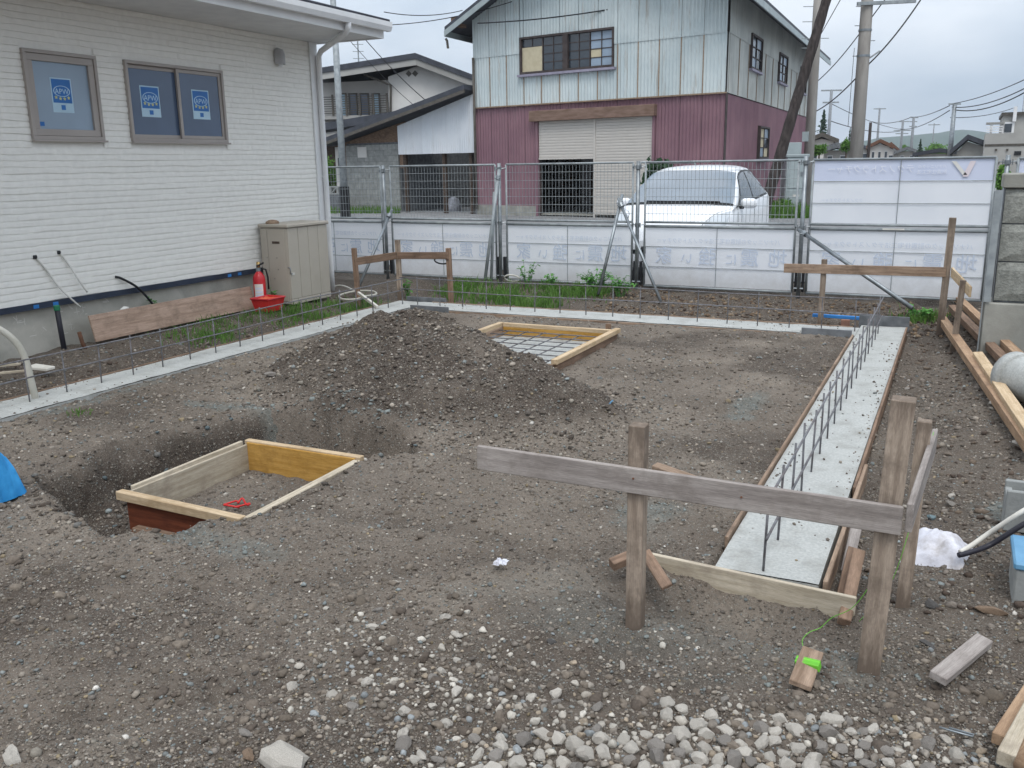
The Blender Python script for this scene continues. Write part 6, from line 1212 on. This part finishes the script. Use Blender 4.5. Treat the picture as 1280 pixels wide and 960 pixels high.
for k in range(4): mb = MB(); mb.tube([c+RH*(-.25)+[0, 0, .7+.3*k], c+RH*.25+[0, 0, .7+.3*k]], .015, 5); mb.build('aerial_rod', 'steel_dull', an)

# ------------------------------------------------------------------ poles, street cabinet
def pole(name, label, p, q, r0, r1, m, group='utility poles'):
    t = thing(name, (p[0], p[1], 0), label, 'pole', group); o = board; mb = MB(); mb.tube([p, q], [r0, r1], 14); mb.build('shaft', m, t, smooth=True); return t
b_ = G(432, 272, RZ); t_ = D(426, 0, 31); tp = pole('thin_pole', 'thin grey steel pole in front of the two storey house', b_, np.array([b_[0], b_[1], 0])+[0, 0, 7.3], .12, .09, 'steel_dull')
MB().tube([b_+[0, 0, 0], b_+[0, 0, 1.0]], .17, 12).build('base_sleeve', 'black', tp)
a = D(1070, 196, 26); x_, y_ = a[0], a[1]; bp = pole('concrete_pole', 'large concrete utility pole behind the tall white fence panel', np.array([x_, y_, 0]), np.array([x_, y_, 11]), .20, .125, 'pole_conc')
for u, v, s_ in ((1071, 70, -1), (1088, 51, 1), (1074, 32, -1), (1077, 8, -1)): c = np.array([x_, y_, ZV(v, x_, y_)]); MB().tube([c, c+RH*s_*.3], .012, 5).build('step_bolt', 'steel', bp)
z_ = ZV(6, x_, y_); MB().box(0, 0, 0, 0, 0, 0) if False else board('cross_arm', np.array([x_, y_-.2, z_])-RH*.25, np.array([x_, y_-.2, z_+.05])+RH*1.35, .09, .09, 'steel_dull', bp)
for v in (38, 70): z_ = ZV(v, x_, y_); MB().tube([(x_, y_, z_-.03), (x_, y_, z_+.03)], .18, 14).build('band', 'steel', bp)
z_ = ZV(64, x_, y_); MB().tube([np.array([x_, y_, z_-.3]), np.array([x_, y_, z_])+RH*.45], .025, 6).build('bracket', 'steel_dull', bp)
a = D(1011, 196, 29); x2, y2 = a[0], a[1]; sp2 = pole('concrete_pole', 'concrete utility pole behind the leaning wooden pole', np.array([x2, y2, 0]), np.array([x2, y2, 11]), .165, .12, 'pole_conc')
for v in (8, 27, 48, 60, 82): z_ = ZV(v, x2, y2); MB().tube([np.array([x2, y2, z_])-RH*.45, np.array([x2, y2, z_])+RH*(.4 if v == 48 else 0)], .012, 5).build('step_bolt', 'steel', sp2)
z_ = ZV(172, x2, y2); MB().box(x2-.2, x2-.02, y2-.28, y2-.14, z_-.12, z_+.18).build('meter_box', 'grey_box', sp2)
pa, pb = D(1033, 0, 21.5), D(970, 212, 21.5); dv = (pa-pb)/np.linalg.norm(pa-pb); base = pb-dv*((pb[2]-.0)/dv[2]); topp = pa+dv*2.0
mb = MB(); L_ = 40; ring_ = []
lp = thing('wooden_pole', (base[0], base[1], 0), 'dark wooden pole leaning in front of the warehouse side', 'pole', 'utility poles'); pts = [base+(topp-base)*k/L_ for k in range(L_+1)]; MB().tube(pts, [.135-.03*k/L_+.006*sin(k*1.9) for k in range(L_+1)], 14).build('shaft', 'pole_wood', lp, smooth=True)
c0 = G(993, 269, RZ); sx, sy = RH*.31, DH*.30; sc_ = thing('street_cabinet', c0, 'pale grey street cabinet beside the leaning wooden pole', 'cabinet'); hc = D(993, 197, np.dot(c0-EYE, _fw))[2]
def obox(mb, c, a, b, z0, z1): return mb.hexa([np.array([c[0], c[1], z])+s_*a+t_*b for z in (z0, z1) for s_, t_ in ((-1, -1), (1, -1), (1, 1), (-1, 1))])
obox(MB(), c0+DH*.3, sx, sy, RZ, hc).build('body', 'grey_box', sc_, bevel=.012); obox(MB(), c0+DH*.3, sx*1.15, sy*1.12, hc+.003, hc+.1).build('cap', 'grey_box', sc_, bevel=.02)
for z0, z1 in ((RZ+.1, hc-.95), (hc-.9, hc-.05)): dr = obox(MB(), c0-DH*.012, sx*.86, DH*.01, z0, z1).build('door', 'grey_box', sc_, bevel=.006); obox(MB(), c0-DH*.035+RH*.14, RH*.03, DH*.012, (z0+z1)/2-.06, (z0+z1)/2+.06).build('handle', 'steel', dr)
obox(MB(), c0-DH*.026, RH*.1, DH*.003, hc-1.15, hc-1.08).build('notice', 'paper', sc_) ; obox(MB(), c0+DH*.9+RH*.1, RH*.22, DH*.2, RZ, hc+.45).build('rear_cabinet', 'grey_box', sc_, bevel=.01)

# ------------------------------------------------------------------ overhead wires
WR = [((1152, -2), (1084, 82), 26, 26, .12, .022, 'thick cable rising right from the large concrete pole'), ((1084, 82), (1018, 140), 26, 34, .15, .02, 'cable running left from the large concrete pole past the leaning pole'), ((1108, -3), (1076, 40), 25, 26, .0, .016, 'cable rising steeply from the top of the large concrete pole'), ((1076, 40), (1020, 103), 26, 33, .1, .016, 'upper cable from the large concrete pole to the leaning pole'),
      ((1052, -3), (1022, 50), 24, 29, .0, .012, 'thin cable above the leaning wooden pole'), ((1188, 130), (1282, 99), 70, 55, .2, .03, 'topmost wire running right from the steel street pole'), ((1190, 134), (1282, 110), 70, 55, .35, .035, 'second wire running right from the steel street pole'), ((1192, 137), (1282, 115), 70, 55, .45, .04, 'third wire running right from the steel street pole'), ((1188, 147), (1272, 133), 70, 90, .3, .03, 'lowest wire running right to the white building'),
      ((1187, 132), (1138, 146), 70, 130, .3, .035, 'upper wire running left from the steel street pole'), ((1187, 138), (1125, 161), 70, 130, .5, .035, 'lower wire running left from the steel street pole'), ((1138, 147), (1090, 152), 130, 160, .5, .05, 'far wire between the thin distant poles'), ((1138, 163), (1036, 128), 130, 80, .5, .03, 'far wire rising left to the double arm pole'), ((1125, 164), (1035, 150), 130, 82, .5, .04, 'far wire low above the rooftops'),
      ((480, 15), (578, 13), 32, 36, .15, .016, 'wire running from the house eave to the warehouse eave'), ((490, 31), (640, 2), 30, 27.5, .12, .014, 'wire crossing the upper left of the warehouse facade'), ((447, 38), (540, 132), 36, 38, .15, .018, 'wire crossing the white gable of the two storey house'), ((430, 42), (525, 138), 36, 38.5, .15, .012, 'thin lower wire crossing the two storey house'), ((597, 29), (832, -2), 27.9, 25.5, .12, .02, 'cable fixed along the top of the warehouse facade'), ((1068, 60), (1060, 158), 40, 40, .0, .012, 'thin wire hanging left of the large concrete pole')]
for (a, b, d0, d1, sg, r, lb) in WR: tag(MB().tube(sag(D(*a, d0), D(*b, d1), sg), r, 5).build('overhead_wire', 'black', smooth=True), lb, 'wire', 'overhead wires')

# ------------------------------------------------------------------ far town
M['pole_far'] = mat('pole_far', '8b8f93', '7b7f83', .8)
def far_pole(u, vt, d, r, label, arms=(), m='pole_far'):
    a = D(u, 197, d); tz = ZV(vt, a[0], a[1]); t = thing('distant_pole', (a[0], a[1], 0), label, 'pole', 'distant poles'); MB().tube([(a[0], a[1], 0), (a[0], a[1], tz)], [r, r*.75], 8).build('shaft', m, t, smooth=True)
    for v, hw in arms: z = ZV(v, a[0], a[1]); board('cross_arm', np.array([a[0], a[1], z])-RH*hw, np.array([a[0], a[1], z])+RH*hw, .12, .12, 'steel_dull', t)
    return t
far_pole(1034, 112, 80, .16, 'distant pole with curled brackets left of the large concrete pole', ((113, .9), (128, .7))); far_pole(1095, 135, 120, .16, 'thin distant pole right of the large concrete pole', ((136, .8),)); far_pole(1125, 150, 130, .2, 'distant pole with crossed arms, left of the pair', ((152, .9), (163, 1.2), (167, .9))); far_pole(1138, 146, 125, .22, 'distant pole with crossed arms, right of the pair', ((147, .6), (152, .5), (158, .5)))
far_pole(1187, 130, 70, .2, 'grey steel street pole carrying the wires on the right', ((130, .45),), 'steel'); far_pole(1085, 153, 60, .12, 'short dark pole behind the fence, right of the large concrete pole', (), 'pole_wood'); far_pole(1164, 154, 140, .1, 'short distant aerial pole before the hills', ((156, .9),)); far_pole(1272, 120, 62, .06, 'thin mast on the white building at the right edge', (), 'steel')
def far_house(us, vt, vr, d, label, wall, roof, dep=7, asym=0.0, wins=2, cat='house', gable=True):
    pl = Plane(D((us[0]+us[1])/2, 190, d), RH-((us[0]+us[1])/2-640)/1164*DH); a0, zt = pl.uv(us[0], vt); a1, _ = pl.uv(us[1], vt); zr2 = pl.uv((us[0]+us[1])/2, vr)[1]; t = thing('distant_house', pl.at((a0+a1)/2, 0, dep/2), label, cat, 'distant houses')
    mb = MB(); am = (a0+a1)/2+asym*(a1-a0); pl.prism(mb, [(a0, 0), (a1, 0), (a1, zt), (am, zr2-.15), (a0, zt)] if gable else [(a0, 0), (a1, 0), (a1, zt), (a0, zt)], 0, dep); mb.build('wall', wall, t); o_ = .06*(a1-a0)+.3
    for p, q in (((a0-o_, zt-.2), (am, zr2)), ((am, zr2), (a1+o_, zt-.2))): mb = MB(); pl.prism(mb, [p, q, (q[0], q[1]+.35), (p[0], p[1]+.35)], -.5, dep+.5); mb.build('roof_slope', roof, t)
    for k in range(wins):
        aa = a0+(a1-a0)*(k+.5)/wins; w_ = (a1-a0)/wins*.22; mb = MB(); pl.box(mb, aa-w_, aa+w_, zt*.55, zt*.85, -.08, .0); wo = mb.build('window', 'white_trim', t); mb = MB(); pl.box(mb, aa-w_*.85, aa+w_*.85, zt*.57, zt*.83, -.1, -.085); mb.build('pane', 'glass_dark', wo)
far_house((1012, 1042), 177, 171, 75, 'distant cream house with a brown roof left of the large concrete pole', 'plaster', 'bronze'); far_house((1088, 1112), 184, 178, 95, 'distant pinkish house right of the short dark pole', 'plaster', 'rust', wins=3); far_house((1104, 1122), 190, 181, 110, 'distant small house with a reddish gable', 'plaster', 'rust', wins=1); far_house((1122, 1146), 191, 187, 105, 'distant low house with a grey green roof', 'plaster_grey', 'concrete_dark')
far_house((1196, 1250), 190, 174, 66, 'distant house with a slanting dark roof beside the white building', 'plaster_grey', 'tile_dark', asym=-.28); far_house((1148, 1200), 193, 190, 85, 'long low dark roof behind the fence top', 'plaster_grey', 'roof_dark', wins=4); far_house((1030, 1062), 188, 185, 60, 'low roof left of the large concrete pole base', 'plaster_grey', 'concrete_dark')
far_house((1054, 1090), 188, 183, 120, 'distant grey house directly behind the large concrete pole', 'plaster_grey', 'tile_dark')
PWB = Plane(D(1260, 190, 58), RH-.5*DH); wb = thing('white_building', PWB.at(2, 0, 3), 'pale flat roofed building with roof terrace at the right edge', 'building')
def wbx(u0, u1, v0, v1, o0, o1, nm, m, parent=None, zmin=None): a0, z1 = PWB.uv(u0, v0); a1, z0 = PWB.uv(u1, v1); mb = MB(); PWB.box(mb, a0, a1, zmin if zmin is not None else z0, z1, o0, o1); return mb.build(nm, m, parent or wb)
wbx(1232, 1330, 167, 200, 0, 9, 'lower_block', 'plaster_grey', zmin=0); wbx(1255, 1330, 141, 166.8, 1.5, 9, 'upper_block', 'plaster_grey'); wbx(1253, 1332, 139.5, 141, 1.3, 9.2, 'roof_edge', 'bronze'); wbx(1231, 1330, 180.3, 181.2, -.03, .0, 'groove', 'bronze')
tw = wbx(1254, 1268, 152, 166, 1.35, 1.5, 'window', 'white_trim'); wbx(1257, 1265, 154, 164.5, 1.3, 1.345, 'pane', 'glass_dark', tw); wbx(1268, 1276, 189, 194, -.06, .0, 'window', 'black')
for u in (1245, 1259): wbx(u-1.2, u+1.2, 186, 188.5, -.1, .0, 'wall_vent', 'bronze')
wbx(1233, 1256, 153, 154.5, .1, 1.4, 'terrace_canopy', 'plaster_grey'); wbx(1238, 1240, 154.6, 167, .2, .3, 'canopy_post', 'white_trim'); wbx(1268.5, 1271, 132, 151, 1.2, 1.45, 'flue', 'white_trim')
for k in range(3): wbx(1233, 1254, 158+3*k, 158.5+3*k, .05, .1, 'terrace_rail', 'white_trim')

# ------------------------------------------------------------------ trees, hedges, hills
def leaf_cloud(name, c, rad, n, sz, m, parent, sd, cone=False):
    r = np.random.default_rng(sd); k = 16; cc = r.normal(size=(k, 3)); cc /= np.linalg.norm(cc, axis=1)[:, None]; cc *= r.uniform(.3, .8, (k, 1)); w_ = r.integers(0, k, n); p = cc[w_]+r.normal(0, .2, (n, 3))
    if cone: hgt = r.uniform(0, 1, n); ang = r.uniform(0, 6.28, n); rr = (1-hgt)*r.uniform(.3, 1.05, n)*(.75+.35*np.sin(hgt*40)); p = np.stack([rr*np.cos(ang), rr*np.sin(ang), hgt*2-1], -1)
    p = np.array(c)+p*np.array(rad); d1 = r.normal(size=(n, 3)); d1 /= np.linalg.norm(d1, axis=1)[:, None]; d2 = np.cross(d1, r.normal(size=(n, 3))); d2 /= np.linalg.norm(d2, axis=1)[:, None]; s = sz*r.uniform(.6, 1.4, (n, 1))
    V = np.stack([p-d1*s, p+d2*s*.6, p+d1*s, p-d2*s*.6], 1).reshape(-1, 3); me = bpy.data.meshes.new(name); me.from_pydata(V.tolist(), [], [(4*i, 4*i+1, 4*i+2, 4*i+3) for i in range(n)]); me.update(); b = np.array([c[0], c[1], 0.0]); 
    me.transform(Matrix.Translation(Vector(-b))); return link(name, me, m, parent, b)
def tree(u, v0, v1, wpx, d, label, m, sd, cone=False, n=900, nm='tree', cat='tree'):
    top = D(u, v0, d); bot = D(u, v1, d); h = (top[2]-bot[2])/2; w_ = wpx/2*d/F_PX; c = (top+bot)/2; t = thing(nm, (c[0], c[1], 0), label, cat, 'background trees'); tr = [np.array([c[0], c[1], -.1]), np.array([c[0]+.05*w_, c[1], c[2]*.6]), np.array([c[0], c[1], c[2]+h*.5])]; MB().tube(tr, [max(.06, w_*.1), max(.04, w_*.07), .03], 7).build('trunk', 'bark', t, smooth=True)
    for k in range(3):
        a = 2.1*k+sd; MB().tube([tr[1], tr[1]+np.array([cos(a)*w_*.6, sin(a)*w_*.6, h*.7])], [max(.03, w_*.04), .015], 5).build('limb', 'bark', t)
    leaf_cloud('crown', c, (w_, w_, h), n, max(.05, w_*.11), m, t, sd, cone)
tree(1029, 138, 178, 24, 110, 'tall dark conifer left of the large concrete pole', 'foliage_dark', 1, True); tree(1024, 180, 196, 26, 40, 'bright green bush at the left end of the tall fence panel', 'foliage', 2, nm='bush', cat='bush'); tree(1058, 174, 192, 14, 44, 'bright green shrub left of the large concrete pole base', 'foliage', 3, nm='bush', cat='bush')
tree(1150, 174, 197, 13, 90, 'small dark round conifer above the fence top', 'foliage_dark', 4, True); tree(1173, 175, 196, 30, 120, 'bright green tree right of the dark round conifer', 'foliage', 5); tree(1130, 180, 194, 12, 150, 'small green tree between the distant poles', 'foliage', 6); tree(1062, 160, 185, 10, 140, 'dark narrow tree behind the large concrete pole', 'foliage_dark', 7, True)
tree(409, 195, 245, 30, 36, 'dark green shrub beside the block garage', 'foliage', 8, nm='bush', cat='bush', n=1400); tree(826, 203, 275, 70, 20, 'dark green bush behind the parked car', 'foliage_dark', 9, nm='bush', cat='bush', n=2600); tree(1205, 176, 190, 10, 160, 'small far tree beside the slanting roof', 'foliage_dark', 10)
tree(975, 245, 275, 34, 27, 'low green shrub at the foot of the street cabinet', 'foliage', 11, nm='bush', cat='bush', n=1400); tree(1253, 205, 240, 16, 17, 'green shrub behind the gap left of the block wall', 'foliage', 12, nm='bush', cat='bush', n=700)
def gblades(name, u0, u1, v, hh, label, sd):
    r = np.random.default_rng(sd); n = 700; P = []; 
    for i in range(n): q = G(r.uniform(u0, u1), v+r.uniform(-2, 2), RZ); P.append(q)
    P = np.array(P); mb = MB(); 
    for q in P: a = r.uniform(0, 6.28); l = np.array([cos(a), sin(a), 0])*.04; h = r.uniform(.3, 1)*hh; mb.add([q-l, q+l, q+l*r.uniform(-3, 3)+[0, 0, h]], [(0, 1, 2)])
    tag(mb.build(name, 'grass'), label, 'grass', kind='stuff')
gblades('verge_grass', 398, 500, 265, .28, 'grass verge at the foot of the garden wall and garage', 21); gblades('verge_grass', 955, 1012, 271, .45, 'grass verge at the foot of the street cabinet', 22)
mb = MB(); DHILL = 1150.0; us = np.linspace(-500, 2100, 180); tops = []
for u in us:
    base = 181+6*fbm(np.array([u/150.0]), np.array([0.3]), 1, 4, 500)[0]*2; bumps = -18*math.exp(-((u-1205)/60)**2)-11*math.exp(-((u-1120)/70)**2)-6*math.exp(-((u-1270)/60)**2); tops.append(base+bumps)
rows = []
for k, (dd, f_) in enumerate(((DHILL*.85, 0.0), (DHILL*.9, .45), (DHILL*.95, .8), (DHILL, 1.0), (DHILL*1.15, .7))):
    row = []
    for u, vt in zip(us, tops):
        tp = D(u, vt, DHILL); hgt = max(tp[2], 5)*f_*(1+.12*fbm(np.array([u/30.0]), np.array([k*1.0]), 1, 3, 510)[0]*(f_ < 1)); q = D(u, 200, dd); row.append((q[0], q[1], hgt-2))
    rows.append(row)
mb.grid(np.array(rows)); struct(mb.build('hills', 'foliage_hill', smooth=True, origin=(0, 0, 0)), 'wooded hills on the horizon')
# hazy air over the town
mb = MB(); mb.box(-1750, 1150, -120, 1480, -6, 120); hz_ = mb.build('haze', None, origin=(0, 0, 0)); hz_['kind'] = 'stuff'; hz_['label'] = 'thin bluish haze in the distance'; hz_['category'] = 'haze'
hm = bpy.data.materials.new('haze'); hm.use_nodes = True; hm.node_tree.nodes.clear(); ho = hm.node_tree.nodes.new('ShaderNodeOutputMaterial'); hv = hm.node_tree.nodes.new('ShaderNodeVolumePrincipled'); hv.inputs['Color'].default_value = (.80, .87, .96, 1); hv.inputs['Density'].default_value = .0003; hv.inputs['Anisotropy'].default_value = 0.0
hm.node_tree.links.new(hv.outputs[0], ho.inputs['Volume']); hz_.data.materials.append(hm)

# crumbs of soil spilled over the footing edges
L = []
for x0, x1, y0, y1, ax in ((*LBX, .8, 9.6, 0), (-6.1, -.9, *BBY, 1), (*RBX, 3.8, 10.2, 0)):
    n = 420; d_ = np.abs(rng.exponential(.05, n)); sd_ = rng.integers(0, 2, n)
    if ax == 0: xx = np.where(sd_, x0+.015+d_, x1-.015-d_); yy = rng.uniform(y0, y1, n)
    else: yy = np.where(sd_, y0+.015+d_, y1-.015-d_); xx = rng.uniform(x0, x1, n)
    k = (xx > x0+.01) & (xx < x1-.01) & (yy > y0+.01) & (yy < y1-.01); L.append((xx[k], yy[k]))
x = np.concatenate([a for a, _ in L]); y = np.concatenate([b for _, b in L]); k = fbm(x, y, 1.1, 3, 601) > -.08; x, y = x[k], y[k]
s = np.clip(np.exp(rng.normal(np.log(.006), .45, len(x))), .003, .016)
tag(stones_mesh('soil_crumbs', x, y, s, palette(len(x), x, y), 1, sink=.3, seed=85, lift=.122), 'crumbs of soil and small stones spilled on the concrete footings', 'soil crumbs', kind='stuff')

# half buried clods in loose groups over the plot
n = 2600; x, y = pix_ground(n, 0, 1280, 440, 960); k = ok_spot(x, y) & (x < 1.5) & (fbm(x, y, .8, 3, 611) > .06); x, y = x[k], y[k]
s = np.clip(np.exp(rng.normal(np.log(.015), .45, len(x))), .006, .04); c = np.array([lin(q) for q in ('62594f', '6e645a', '584f47', '776d62')])[rng.integers(0, 4, len(x))]
tag(stones_mesh('clods', x, y, s, c, 2, sink=.0, seed=88), 'half buried clods of soil in loose groups over the plot', 'soil clods', kind='stuff')
